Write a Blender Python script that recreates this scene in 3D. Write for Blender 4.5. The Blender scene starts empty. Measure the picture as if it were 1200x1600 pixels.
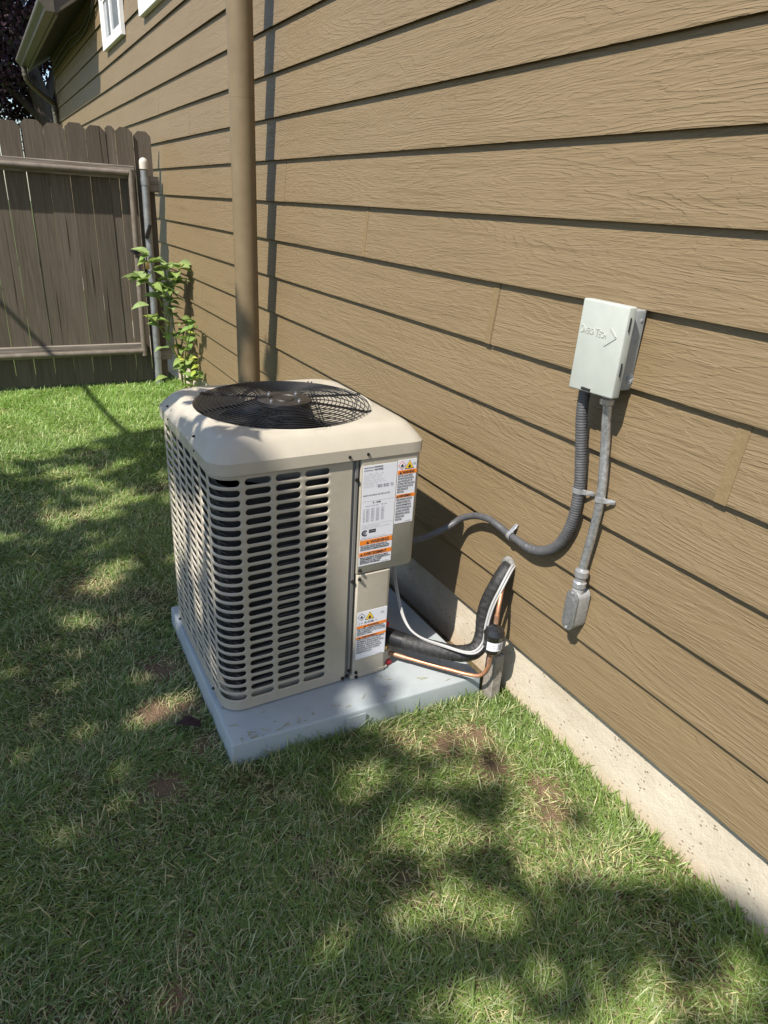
import bpy, bmesh, math, random
import numpy as np
from mathutils import Vector, Matrix
random.seed(7)
rng = np.random.default_rng(11)
SC = bpy.context.scene
COL = SC.collection
G = -0.2274                      # ground level (siding's lowest edge is z = 0)
SUN = Vector((1.0, 0.38, -1.36)).normalized()   # direction the sunlight travels

# ------------------------------------------------------------------ camera, sky, sun, exposure
cam = bpy.data.cameras.new('camera'); camo = bpy.data.objects.new('camera', cam); COL.objects.link(camo)
yaw, pitch, roll = 0.5311940203, -0.4245961987, 0.0622953371
cy, sy, cp, sp = math.cos(yaw), math.sin(yaw), math.cos(pitch), math.sin(pitch)
f = Vector((sy*cp, cy*cp, sp)); r = Vector((cy, -sy, 0)); u = r.cross(f)
r2 = r*math.cos(roll) + u*math.sin(roll); u2 = u*math.cos(roll) - r*math.sin(roll)
m = Matrix((r2, u2, -f)).transposed().to_4x4(); m.translation = (-1.2949694, 0.0, 1.2427553)
camo.matrix_world = m
cam.sensor_fit = 'VERTICAL'; cam.sensor_height = 36; cam.sensor_width = 27
cam.lens = 36*1047.10586/1600; cam.clip_start = 0.05; cam.clip_end = 500
SC.camera = camo
world = bpy.data.worlds.new('World'); SC.world = world; world.use_nodes = True
wn = world.node_tree.nodes; wl = world.node_tree.links
bg = wn['Background']; sky = wn.new('ShaderNodeTexSky'); sky.sky_type = 'NISHITA'; sky.sun_disc = False
sky.sun_elevation = math.asin(-SUN.z); sky.sun_rotation = math.atan2(-SUN.x, -SUN.y) % (2*math.pi)
sky.air_density = 1.0; sky.dust_density = 0.6; sky.ozone_density = 1.6
wl.new(sky.outputs[0], bg.inputs[0]); bg.inputs[1].default_value = 0.12
sl = bpy.data.lights.new('sun', 'SUN'); sl.energy = 5.0; sl.angle = math.radians(0.53); sl.color = (1.0, 0.945, 0.86)
so = bpy.data.objects.new('sun', sl); COL.objects.link(so); so.location = (-6, -3, 9)
so.rotation_euler = SUN.to_track_quat('-Z', 'Y').to_euler()
vs = SC.view_settings; vs.view_transform = 'Standard'; vs.look = 'None'; vs.exposure = 0.72; vs.gamma = 1.0; vs.use_curve_mapping = False

# ------------------------------------------------------------------ materials
def mat(name, color, rough=0.6, metal=0.0, spec=0.5):
    M = bpy.data.materials.new(name); M.use_nodes = True
    b = M.node_tree.nodes['Principled BSDF']
    b.inputs['Base Color'].default_value = (*color, 1); b.inputs['Roughness'].default_value = rough
    b.inputs['Metallic'].default_value = metal; b.inputs['Specular IOR Level'].default_value = spec
    return M
class NT:
    def __init__(s, M): s.t = M.node_tree; s.n = s.t.nodes; s.l = s.t.links; s.b = s.n['Principled BSDF']
    def add(s, typ, **kw):
        n = s.n.new(typ)
        for k, v in kw.items(): setattr(n, k, v)
        return n
    def set(s, n, i, v):
        if isinstance(v, bpy.types.NodeSocket): s.l.new(v, n.inputs[i])
        else: n.inputs[i].default_value = v
    def math(s, op, a, b=0.0, c=None):
        n = s.add('ShaderNodeMath', operation=op); s.set(n, 0, a); s.set(n, 1, b)
        if c is not None: s.set(n, 2, c)
        return n.outputs[0]
    def noise(s, vec, scale, detail=3, rough=0.5, dist=0.0):
        n = s.add('ShaderNodeTexNoise'); s.set(n, 'Vector', vec); s.set(n, 'Scale', scale); s.set(n, 'Detail', detail)
        s.set(n, 'Roughness', rough); s.set(n, 'Distortion', dist); return n.outputs[0]
    def mapping(s, vec, scale=(1, 1, 1), loc=(0, 0, 0)):
        n = s.add('ShaderNodeMapping'); s.l.new(vec, n.inputs[0]); s.set(n, 'Scale', scale); s.set(n, 'Location', loc); return n.outputs[0]
    def ramp(s, fac, stops):
        n = s.add('ShaderNodeValToRGB'); s.l.new(fac, n.inputs[0]); e = n.color_ramp.elements
        while len(e) < len(stops): e.new(0.5)
        for k, (p, c) in enumerate(stops):
            e[k].position = p; e[k].color = (*c, 1) if len(c) == 3 else c
        return n.outputs[0]
    def mix(s, fac, a, b, blend='MIX'):
        n = s.add('ShaderNodeMix', data_type='RGBA', blend_type=blend)
        s.set(n, 0, fac)
        for i, v in ((6, a), (7, b)):
            if isinstance(v, bpy.types.NodeSocket): s.l.new(v, n.inputs[i])
            else: n.inputs[i].default_value = (*v, 1)
        return n.outputs[2]
    def bump(s, h, dist, strength=1.0):
        n = s.add('ShaderNodeBump'); s.set(n, 'Height', h); s.set(n, 'Distance', dist); s.set(n, 'Strength', strength)
        s.l.new(n.outputs[0], s.b.inputs['Normal']); return n
    def color(s, c): s.l.new(c, s.b.inputs['Base Color'])
    def geo(s): return s.add('ShaderNodeNewGeometry').outputs['Position']
    def obj(s): return s.add('ShaderNodeTexCoord').outputs['Object']
    def rnd(s): return s.add('ShaderNodeObjectInfo').outputs['Random']
def add3(t, vec, k):
    n = t.add('ShaderNodeVectorMath', operation='ADD'); t.l.new(vec, n.inputs[0]); t.l.new(k, n.inputs[1]); return n.outputs[0]

def m_siding():
    M = mat('siding_paint', (.26, .18, .1), .55, 0, .45); t = NT(M)
    v = t.obj(); rn = t.rnd()
    comb = t.add('ShaderNodeCombineXYZ')
    t.l.new(t.math('MULTIPLY', rn, 37.0), comb.inputs[1]); t.l.new(t.math('MULTIPLY', rn, 91.0), comb.inputs[2])
    v = add3(t, v, comb.outputs[0])
    # cedar emboss: contour lines of a stretched field give cathedrals and knots
    a = t.noise(t.mapping(v, (1, .62, 5.5)), 1.0, 2.0, .42)
    w = t.noise(t.mapping(v, (1, 13, 70)), 1.0, 3.0, .6)
    field = t.math('ADD', t.math('MULTIPLY', a, 42.0), t.math('MULTIPLY', w, 1.1))
    fr = t.math('FRACT', field)
    def saw(q, e): return t.math('MULTIPLY', t.math('POWER', q, e), t.math('SUBTRACT', 1.0, t.math('POWER', q, 16.0)))
    ridge = saw(fr, 2.6)
    amp = t.noise(t.mapping(v, (1, 3, 14)), 1.0, 2.0)
    amp = t.ramp(amp, [(.3, (.2,)*3), (.62, (1,)*3)])
    ridge = t.math('MULTIPLY', ridge, amp)
    b2 = t.noise(t.mapping(v, (1, 2.0, 36)), 1.0, 2.0, .5)
    w2 = t.noise(t.mapping(v, (1, 26, 120)), 1.0, 2.0, .6)
    fine = saw(t.math('FRACT', t.math('ADD', t.math('MULTIPLY', b2, 11.0), t.math('MULTIPLY', w2, .9))), 2.0)
    g1 = t.noise(t.mapping(v, (1, 13, 190)), 1.0, 3.0, .6)
    h = t.math('ADD', t.math('MULTIPLY', ridge, .62), t.math('MULTIPLY', fine, .42))
    h = t.math('ADD', h, t.math('MULTIPLY', g1, .5))
    t.bump(h, .0021, 1.0)
    big = t.noise(t.mapping(t.geo(), (1, .9, 2.5)), 1.3, 4.0, .6)
    c = t.mix(big, (.160, .112, .058), (.20, .144, .077))
    c = t.mix(t.math('MULTIPLY', t.math('SUBTRACT', g1, .35), .55), c, (.225, .168, .092))
    t.color(c)
    return M
def m_noisy(name, c1, c2, scale, rough=.6, bumpd=0.0, bscale=200, metal=0, spec=.5, detail=4):
    M = mat(name, c1, rough, metal, spec); t = NT(M); p = t.geo()
    n = t.noise(p, scale, detail, .6)
    t.color(t.mix(t.ramp(n, [(.3, (0,)*3), (.7, (1,)*3)]), c1, c2))
    if bumpd: t.bump(t.noise(p, bscale, 3, .6), bumpd)
    rr = t.math('MULTIPLY_ADD', n, .18, rough - .09); t.l.new(rr, t.b.inputs['Roughness'])
    return M
def m_concrete():
    M = mat('foundation_concrete', (.5, .43, .33), .9, 0, .25); t = NT(M); p = t.geo()
    n = t.noise(t.mapping(p, (1, 1, 1.8)), 5, 6, .65); n2 = t.noise(p, 60, 3, .6)
    c = t.mix(t.ramp(n, [(.32, (0,)*3), (.68, (1,)*3)]), (.38, .32, .235), (.55, .485, .385))
    c = t.mix(t.math('MULTIPLY', n2, .35), c, (.66, .60, .49))
    vo = t.add('ShaderNodeTexVoronoi', feature='F1'); t.l.new(t.mapping(add3(t, p, t.add('ShaderNodeCombineXYZ').outputs[0]), (1, 1, 1.3)), vo.inputs['Vector']); t.set(vo, 'Scale', 58.0)
    gate = t.math('GREATER_THAN', t.noise(p, 17, 2), .50)
    pit = t.math('MULTIPLY', t.math('LESS_THAN', vo.outputs['Distance'], .20), gate)
    c = t.mix(t.math('MULTIPLY', pit, .85), c, (.17, .12, .08))
    # soil splash low on the wall and a cast shadow painted in as a grey spot
    sep = t.add('ShaderNodeSeparateXYZ'); t.l.new(p, sep.inputs[0])
    low = t.math('SUBTRACT', 1.0, t.math('MULTIPLY', t.math('ADD', sep.outputs[2], -G - .005), 14.0))
    low = t.math('MINIMUM', t.math('MAXIMUM', t.math('ADD', low, t.math('MULTIPLY_ADD', n, 1.2, -.6)), 0), 1)
    c = t.mix(t.math('MULTIPLY', low, .5), c, (.42, .29, .18))
    d = t.add('ShaderNodeVectorMath', operation='DISTANCE'); t.l.new(p, d.inputs[0]); d.inputs[1].default_value = (.012, .40, -.185)
    sc = t.math('MAXIMUM', t.math('SUBTRACT', .75, t.math('MULTIPLY', d.outputs['Value'], 14.0)), 0)
    c = t.mix(t.math('MULTIPLY', sc, t.math('MULTIPLY_ADD', n2, 1.4, .2)), c, (.13, .13, .14))
    t.color(c)
    h = t.math('SUBTRACT', t.math('MULTIPLY', n2, .5), t.math('MULTIPLY', pit, 1.0))
    h = t.math('ADD', h, t.math('MULTIPLY', t.noise(p, 240, 2), .3))
    t.bump(h, .004)
    return M
def m_fence():
    M = mat('fence_wood', (.11, .085, .06), .85, 0, .2); t = NT(M); v = t.obj(); rn = t.rnd()
    comb = t.add('ShaderNodeCombineXYZ'); t.l.new(t.math('MULTIPLY', rn, 50.0), comb.inputs[0]); t.l.new(t.math('MULTIPLY', rn, 31.0), comb.inputs[2])
    v = add3(t, v, comb.outputs[0])
    g = t.noise(t.mapping(v, (70, 70, 3.0)), 1, 4, .65, .4); b = t.noise(t.mapping(v, (8, 8, 1.2)), 1, 3)
    ck = t.noise(t.mapping(v, (26, 26, .8)), 1, 2, .5)
    crack = t.ramp(ck, [(.30, (1,)*3), (.345, (0,)*3)])
    c = t.mix(t.ramp(g, [(.3, (0,)*3), (.7, (1,)*3)]), (.072, .057, .041), (.132, .108, .083))
    c = t.mix(t.ramp(b, [(.35, (0,)*3), (.75, (.6,)*3)]), c, (.12, .102, .082))
    c = t.mix(t.math('MULTIPLY', crack, .8), c, (.025, .02, .016))
    hs = t.add('ShaderNodeHueSaturation'); t.l.new(c, hs.inputs['Color']); t.l.new(t.math('MULTIPLY_ADD', rn, .35, .85), hs.inputs['Value'])
    t.color(hs.outputs[0]); t.bump(t.math('SUBTRACT', g, crack), .002)
    return M
def m_rail():
    M = mat('rail_wood', (.16, .135, .11), .85, 0, .2); t = NT(M); v = t.obj()
    g = t.noise(t.mapping(v, (2.5, 60, 60)), 1, 4, .65, .4)
    t.color(t.mix(t.ramp(g, [(.3, (0,)*3), (.7, (1,)*3)]), (.11, .09, .07), (.32, .28, .235))); t.bump(g, .002)
    return M
def m_soil():
    M = mat('soil', (.1, .07, .04), .95, 0, .15); t = NT(M); p = t.geo()
    n = t.noise(p, 3.0, 5, .6); n2 = t.noise(p, 55, 4, .7); n3 = t.noise(t.mapping(p, (1, .3, 1)), 230, 3, .7)
    c = t.mix(t.ramp(n2, [(.3, (0,)*3), (.7, (1,)*3)]), (.055, .042, .022), (.155, .115, .07))
    c = t.mix(t.ramp(n, [(.42, (0,)*3), (.6, (.7,)*3)]), c, (.075, .085, .025))
    c = t.mix(t.ramp(n3, [(.55, (0,)*3), (.72, (.7,)*3)]), c, (.23, .185, .11))
    d = None
    for (x, y, rr, k) in SOIL:
        q = t.add('ShaderNodeVectorMath', operation='DISTANCE'); t.l.new(p, q.inputs[0]); q.inputs[1].default_value = (x, y, G)
        e = t.math('MAXIMUM', t.math('MULTIPLY', t.math('SUBTRACT', 1.0, t.math('DIVIDE', q.outputs['Value'], rr*1.5)), k), 0)
        d = e if d is None else t.math('MAXIMUM', d, e)
    d = t.math('MINIMUM', t.math('MULTIPLY', d, t.math('MULTIPLY_ADD', n2, 1.5, 1.0)), 1.0)
    c = t.mix(t.math('MULTIPLY', d, .8), c, t.mix(n2, (.13, .078, .05), (.25, .165, .11)))
    # beyond the fence the yard is plain lawn
    sep = t.add('ShaderNodeSeparateXYZ'); t.l.new(p, sep.inputs[0])
    c = t.mix(t.math('GREATER_THAN', sep.outputs[1], 5.95), c, t.mix(n2, (.05, .09, .02), (.14, .16, .06)))
    t.color(c); t.bump(t.math('ADD', n2, t.math('MULTIPLY', n3, .5)), .012)
    return M
def m_attr_leaf(name, rough=.5, trans=.3, spec=.35):
    M = bpy.data.materials.new(name); M.use_nodes = True; t = NT(M)
    at = t.add('ShaderNodeAttribute', attribute_name='tint')
    t.l.new(at.outputs['Color'], t.b.inputs['Base Color']); t.b.inputs['Roughness'].default_value = rough
    t.b.inputs['Specular IOR Level'].default_value = spec
    tr = t.add('ShaderNodeBsdfTranslucent'); mx = t.add('ShaderNodeMixShader'); mx.inputs[0].default_value = trans
    hs = t.add('ShaderNodeHueSaturation'); t.l.new(at.outputs['Color'], hs.inputs['Color']); hs.inputs['Value'].default_value = 1.35
    hs.inputs['Saturation'].default_value = 1.1; t.l.new(hs.outputs[0], tr.inputs[0])
    t.l.new(t.b.outputs[0], mx.inputs[1]); t.l.new(tr.outputs[0], mx.inputs[2])
    t.l.new(mx.outputs[0], t.n['Material Output'].inputs[0])
    return M
def m_bark():
    M = mat('bark', (.06, .045, .035), .9, 0, .2); t = NT(M); v = t.geo()
    g = t.noise(t.mapping(v, (14, 14, 3)), 1, 5, .7); t.color(t.mix(g, (.025, .018, .014), (.1, .08, .065))); t.bump(g, .02)
    return M
def m_ribbed(name, color, rough, rib):      # foam tape / ribbed plastic colouring, fine relief only
    M = mat(name, color, rough, 0, .5); t = NT(M); p = t.geo()
    n = t.noise(p, 320, 2, .6); t.bump(n, rib)
    t.color(t.mix(t.ramp(t.noise(p, 90, 3, .7), [(.45, (0,)*3), (.8, (1,)*3)]), color, tuple(min(1, c*2.2+.02) for c in color)))
    return M

# bare or thin spots of the lawn: x, y, radius, strength
SOIL = [(-1.06, 1.74, .07, 1.3), (-1.09, 1.44, .07, 1.1), (-1.0, 1.95, .10, .9), (-.98, 1.72, .07, .8), (-.96, 1.55, .06, .8), (-.30, 1.24, .08, .95), (-.2, 1.22, .08, .9),
        (-.23, 1.1, .09, .85), (-.13, .97, .08, .75), (-1.15, 2.6, .16, .5), (-1.19, .88, .05, .8), (-1.15, .98, .05, .5), (-.42, 1.32, .08, .6), (-.18, .88, .06, .7), (-.8, 1.0, .05, .4)]
MS = m_siding()
M_conc = m_concrete(); M_fence = m_fence(); M_rail = m_rail(); M_soil = m_soil(); M_bark = m_bark()
M_trim = m_noisy('tan_paint', (.150, .110, .060), (.178, .132, .074), 14, .5, 0, 0, 0, .4)
M_strip = m_noisy('strip_paint', (.163, .115, .057), (.19, .137, .070), 60, .62, .001, 160, 0, .3)
M_gutter = m_noisy('gutter_paint', (.065, .056, .04), (.10, .085, .062), 9, .45)
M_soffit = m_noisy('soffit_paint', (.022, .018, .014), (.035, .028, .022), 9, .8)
M_white = m_noisy('white_vinyl', (.78, .78, .76), (.70, .70, .68), 20, .4)
M_glass = mat('window_glass', (.22, .24, .26), .06, 0, .8)
M_beige = m_noisy('beige_steel', (.375, .335, .27), (.405, .365, .295), 30, .42, .0003, 900, 0, .45)
M_cap = m_noisy('beige_cap', (.395, .355, .285), (.43, .388, .315), 12, .38, .0003, 700, 0, .5)
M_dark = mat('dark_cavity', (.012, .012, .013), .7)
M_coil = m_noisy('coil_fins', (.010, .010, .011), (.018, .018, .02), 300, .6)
M_tube = mat('coil_tube', (.09, .09, .09), .45, .3)
M_black = mat('black_wire', (.012, .012, .013), .35, 0, .5)
M_blade = m_noisy('fan_blade', (.03, .033, .04), (.055, .058, .065), 30, .3, 0, 0, .7)
M_hub = m_noisy('motor_plate', (.014, .012, .010), (.032, .026, .020), 60, .5)
M_screw = mat('dark_screw', (.03, .028, .028), .35, .6)
M_bolt = mat('bright_bolt', (.75, .75, .75), .25, 1)
M_seam = mat('seam_grey', (.17, .165, .155), .55)
M_pad = m_noisy('pad_plastic', (.29, .325, .335), (.36, .39, .40), 7, .65, .0008, 260, 0, .35)
M_box = m_noisy('box_grey', (.37, .395, .355), (.41, .43, .39), 25, .45, .0002, 800)
M_boxd = m_noisy('box_side_grey', (.25, .27, .27), (.31, .325, .325), 25, .5)
M_cond = m_noisy('conduit_grey', (.06, .06, .063), (.09, .09, .093), 50, .45)
M_galv = m_noisy('galvanized', (.62, .63, .64), (.30, .31, .32), 110, .3, .0005, 300, .75, .5)
M_zinc = m_noisy('zinc', (.52, .52, .52), (.36, .36, .36), 60, .25, 0, 0, .6)
M_lb = m_noisy('cast_aluminium', (.34, .34, .335), (.43, .43, .42), 90, .5, .0004, 500, .25)
M_lbc = m_noisy('stamped_cover', (.20, .20, .20), (.34, .34, .335), 160, .4, 0, 0, .6)
M_foam = m_ribbed('black_foam', (.014, .014, .014), .55, .0015)
M_copper = m_noisy('copper', (.60, .31, .18), (.42, .20, .11), 70, .42, 0, 0, .6)
M_braze = m_noisy('brazed_copper', (.30, .16, .10), (.5, .30, .2), 90, .5, 0, 0, .6)
M_brass = mat('brass', (.55, .38, .16), .35, .9)
M_red = mat('red_cap', (.62, .03, .04), .4)
M_drier = m_noisy('drier_paint', (.012, .012, .013), (.022, .022, .022), 30, .22)
M_wire = mat('cable_sheath', (.34, .335, .325), .4, 0, .5)
M_putty = m_noisy('caulk', (.26, .25, .23), (.09, .09, .085), 120, .7, .003, 120)
M_stake = m_noisy('stake_wood', (.16, .14, .12), (.30, .265, .225), 40, .9, .003, 150)
M_post = m_noisy('post_metal', (.20, .215, .225), (.31, .32, .32), 22, .45, 0, 0, .5)
M_postcap = mat('post_cap', (.50, .46, .40), .5)
M_gpipe = m_noisy('gate_pipe_paint', (.12, .097, .074), (.18, .15, .12), 18, .5)
M_lblw = mat('label_white', (.70, .70, .74), .4); M_lblo = mat('label_orange', (.80, .22, .02), .4)
M_ink = mat('ink', (.03, .03, .035), .5); M_inkb = mat('ink_blue', (.10, .10, .14), .5); M_yel = mat('label_yellow', (.85, .55, .03), .4)
M_inkr = mat('ink_red', (.6, .05, .05), .5); M_ltgrey = mat('ink_grey', (.42, .42, .46), .5)
M_rope = mat('cable_black', (.015, .015, .015), .5)
M_leaf = m_attr_leaf('leaf', .45, .3); M_grass = m_attr_leaf('grass_blade', .5, .36, .35)

# ------------------------------------------------------------------ object helpers
BASE = {}
def link(name, me, M=None, parent=None):
    o = bpy.data.objects.new(name, me); COL.objects.link(o)
    if M is not None and me is not None and not me.materials: me.materials.append(M)
    if parent is not None: o.parent = parent
    return o
def tag(o, label=None, cat=None, group=None, kind=None):
    for k, v in (('label', label), ('category', cat), ('group', group), ('kind', kind)):
        if v: o[k] = v
    return o
def thing(name, loc, label, cat, group=None):
    o = bpy.data.objects.new(name, None); COL.objects.link(o); o.location = loc; o.empty_display_size = .1
    BASE[o.name] = Vector(loc); return tag(o, label, cat, group)
class MB:
    """collects shapes in world space; build() links them as ONE mesh object"""
    def __init__(s): s.v = []; s.f = []
    def add(s, vs, fs):
        o = len(s.v); s.v += [tuple(x) for x in vs]; s.f += [tuple(i+o for i in q) for q in fs]; return s
    def box(s, a, b):
        (x0, y0, z0), (x1, y1, z1) = a, b
        return s.add([(x0, y0, z0), (x1, y0, z0), (x1, y1, z0), (x0, y1, z0), (x0, y0, z1), (x1, y0, z1), (x1, y1, z1), (x0, y1, z1)],
                     [(0, 3, 2, 1), (4, 5, 6, 7), (0, 1, 5, 4), (1, 2, 6, 5), (2, 3, 7, 6), (3, 0, 4, 7)])
    def prism(s, poly, vec):
        n = len(poly); A = [Vector(q) for q in poly]; B = [q + Vector(vec) for q in A]
        return s.add(A + B, [tuple(range(n))[::-1], tuple(range(n, 2*n))] + [(i, (i+1) % n, n+(i+1) % n, n+i) for i in range(n)])
    def rings(s, rs, close=True, capa=False, capb=False):
        n = len(rs[0]); o = len(s.v)
        for q in rs: s.v += [tuple(x) for x in q]
        for k in range(len(rs)-1):
            for i in range(n if close else n-1):
                j = (i+1) % n; s.f.append((o+k*n+i, o+k*n+j, o+(k+1)*n+j, o+(k+1)*n+i))
        if capa: s.f.append(tuple(o+i for i in range(n))[::-1])
        if capb: s.f.append(tuple(o+(len(rs)-1)*n+i for i in range(n)))
        return s
    def tube(s, pts, rad, n=10, caps=True):
        pts = [Vector(q) for q in pts]; R = rad if hasattr(rad, '__len__') else [rad]*len(pts)
        up = None; rs = []
        for i, q in enumerate(pts):
            t = (pts[min(i+1, len(pts)-1)] - pts[max(i-1, 0)]).normalized()
            if up is None:
                up = Vector((0, 0, 1)) if abs(t.z) < .9 else Vector((1, 0, 0))
            up = (up - t*up.dot(t)).normalized(); b = t.cross(up)
            rs.append([q + (up*math.cos(2*math.pi*k/n) + b*math.sin(2*math.pi*k/n))*R[i] for k in range(n)])
        return s.rings(rs, True, caps, caps)
    def lathe(s, c, prof, n=20, axis='z'):
        c = Vector(c); rs = []
        for (rr, h) in prof:
            q = []
            for k in range(n):
                a = 2*math.pi*k/n; x, y = rr*math.cos(a), rr*math.sin(a)
                q.append(c + (Vector((x, y, h)) if axis == 'z' else Vector((x, -h, y)) if axis == '-y' else Vector((-h, x, y))))
            rs.append(q)
        return s.rings(rs, True, True, True)
    def build(s, name, M, parent=None, bevel=0.0, seg=2, smooth=None, root=None):
        base = Vector((0, 0, 0))
        if parent is not None: base = BASE[(root or parent).name]
        me = bpy.data.meshes.new(name); me.from_pydata([tuple(Vector(q)-base) for q in s.v], [], s.f); me.validate()
        bm = bmesh.new(); bm.from_mesh(me); bmesh.ops.recalc_face_normals(bm, faces=bm.faces)
        if bevel:
            es = [e for e in bm.edges if len(e.link_faces) == 2 and e.calc_face_angle(0) > .6]
            bmesh.ops.bevel(bm, geom=es, offset=bevel, segments=seg, affect='EDGES', profile=.5, clamp_overlap=True)
        bm.to_mesh(me); bm.free()
        if smooth is None: smooth = 35 if bevel else 0
        if smooth:
            me.polygons.foreach_set('use_smooth', [True]*len(me.polygons)); me.set_sharp_from_angle(angle=math.radians(smooth))
        o = link(name, me, M, parent)
        BASE[o.name] = base
        return o
def spline(pts, sub=8):
    P = [Vector(q) for q in pts]; P = [P[0]*2-P[1]] + P + [P[-1]*2-P[-2]]; out = []
    for i in range(1, len(P)-2):
        for k in range(sub):
            t = k/sub; a, b, c, d = P[i-1:i+3]
            out.append(.5*((2*b) + (c-a)*t + (2*a-5*b+4*c-d)*t*t + (3*b-a-3*c+d)*t**3))
    out.append(P[-2]); return out
def resample(pts, step):
    out = [pts[0]]; acc = 0
    for a, b in zip(pts, pts[1:]):
        L = (b-a).length; d = step-acc
        while d <= L: out.append(a+(b-a)*(d/L)); d += step
        acc = L-(d-step)
    return out
def text_mesh(body, size, loc, rot, align='LEFT', sx=1.0, bold=0.0, ext=0.0, space=1.0, line=1.0, res=2):
    cu = bpy.data.curves.new('lettering', 'FONT'); cu.body = body; cu.size = size; cu.align_x = align; cu.offset = bold
    cu.extrude = ext; cu.resolution_u = res; cu.space_character = space; cu.space_line = line
    o = bpy.data.objects.new('lettering', cu); COL.objects.link(o)
    dg = bpy.context.evaluated_depsgraph_get(); me = bpy.data.meshes.new_from_object(o.evaluated_get(dg))
    bpy.data.objects.remove(o); bpy.data.curves.remove(cu)
    me.transform(Matrix.Translation(loc) @ rot @ Matrix.Diagonal((sx, 1, 1, 1)))
    return me
def rrect(hx, hy, rad, n=6):                                  # rounded rectangle outline, counter-clockwise
    out = []
    for (cx, cy_, a0) in ((hx-rad, hy-rad, 0), (-hx+rad, hy-rad, 90), (-hx+rad, -hy+rad, 180), (hx-rad, -hy+rad, 270)):
        for k in range(n+1):
            a = math.radians(a0+90*k/n); out.append((cx+rad*math.cos(a), cy_+rad*math.sin(a)))
    return out
def leafmesh(name, P, Nrm, T, L, W, tint, fold=.15):
    """many simple leaves (two folded quads each) as one mesh with a tint attribute"""
    n = len(P); S = np.cross(Nrm, T); S /= np.linalg.norm(S, axis=1)[:, None]
    L = L[:, None]; W = W[:, None]
    v = np.stack([P, P+T*L*.45+S*W*.5+Nrm*W*fold, P+T*L, P+T*L*.45-S*W*.5+Nrm*W*fold], 1).reshape(-1, 3)
    me = bpy.data.meshes.new(name); me.vertices.add(4*n); me.vertices.foreach_set('co', v.astype(np.float32).ravel())
    i = np.arange(n)[:, None]*4; tri = np.concatenate([i+[0, 1, 2], i+[0, 2, 3]], 1).ravel()
    me.loops.add(6*n); me.loops.foreach_set('vertex_index', tri.astype(np.int32))
    me.polygons.add(2*n); me.polygons.foreach_set('loop_start', np.arange(0, 6*n, 3, dtype=np.int32)); me.update(calc_edges=True)
    at = me.attributes.new('tint', 'FLOAT_COLOR', 'POINT')
    at.data.foreach_set('color', np.repeat(np.c_[tint, np.ones(n)], 4, 0).astype(np.float32).ravel())
    return me
def vnoise(x, y, s, seed=0):
    x = np.asarray(x)*s; y = np.asarray(y)*s; xi = np.floor(x).astype(int); yi = np.floor(y).astype(int); fx = x-xi; fy = y-yi
    tb = np.random.default_rng(seed).random((64, 64)); h = lambda a, b: tb[a % 64, b % 64]
    fx = fx*fx*(3-2*fx); fy = fy*fy*(3-2*fy)
    return (h(xi, yi)*(1-fx)+h(xi+1, yi)*fx)*(1-fy)+(h(xi, yi+1)*(1-fx)+h(xi+1, yi+1)*fx)*fy
def inpoly(x, y, poly):
    x = np.asarray(x); y = np.asarray(y); c = np.zeros(x.shape, bool); n = len(poly)
    for i in range(n):
        (x1, y1), (x2, y2) = poly[i], poly[(i+1) % n]
        if y1 == y2: continue
        k = ((y1 > y) != (y2 > y)) & (x < (x2-x1)*(y-y1)/(y2-y1)+x1); c ^= k
    return c
RX90 = Matrix.Rotation(math.radians(90), 4, 'X')

# ------------------------------------------------------------------ ground
gm = MB(); gm.add([(-60, -40, G), (.3, -40, G), (.3, 12.4, G), (60, 12.4, G), (60, 90, G), (-60, 90, G), (-60, 12.4, G)], [(0, 1, 2, 6), (6, 2, 3, 4, 5)])
tag(gm.build('ground', M_soil), kind='structure')

# ------------------------------------------------------------------ house wall
house = thing('house', (0, 6, G), 'tan house side with wood-grained lap siding on a concrete foundation', 'house')
Y0W, Y1W, ROWS, EXP, BL = -3.0, 12.45, 21, .178, 4.96
MB().box((.016, Y0W, G-.2), (.25, Y1W-.01, -.001)).build('foundation', M_conc, house)
MB().box((.022, Y0W, 0.002), (.24, Y1W-.02, ROWS*EXP)).build('wall_core', M_soffit, house)
def board_obj(y0, y1, z, k):
    # lapped plank: butt edge proud at the bottom, top tucked under the next row; the origin is its own corner
    jit = random.uniform(-.0012, .0012); h = .205; xb = -.0105+jit*.5; t = .0135
    L = y1-y0; n = max(2, int(L/.6)); vs = []; fs = []
    for i in range(n+1):
        y = L*i/n; w = random.uniform(-.0007, .0007) if 0 < i < n else 0
        dz = random.uniform(-.0008, .0008)+jit
        for (x, zz) in ((xb+w, dz), (xb+t+w, dz+.022), (.0196, h), (.0065, h), (xb+w*.9-.0002, .004+dz)): vs.append((x, y, zz))
    for i in range(n):
        a = i*5; b = a+5
        for j in range(5): fs.append((a+j, a+(j+1) % 5, b+(j+1) % 5, b+j))
    fs += [(4, 3, 2, 1, 0), tuple(n*5+j for j in range(5))]
    me = bpy.data.meshes.new('siding_board'); me.from_pydata(vs, [], fs); me.update()
    o = link('siding_board', me, MS, house); o.location = Vector((0, y0, z))-BASE[house.name]; return o
for rw in range(ROWS):
    j0 = 3.304+.8428*(rw-7); ys = sorted([Y0W, Y1W]+[j0+BL*k for k in range(-6, 7) if Y0W+.1 < j0+BL*k < Y1W-.1])
    for a, b in zip(ys, ys[1:]): board_obj(a+.0012, b-.0012, rw*EXP, rw)
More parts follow.
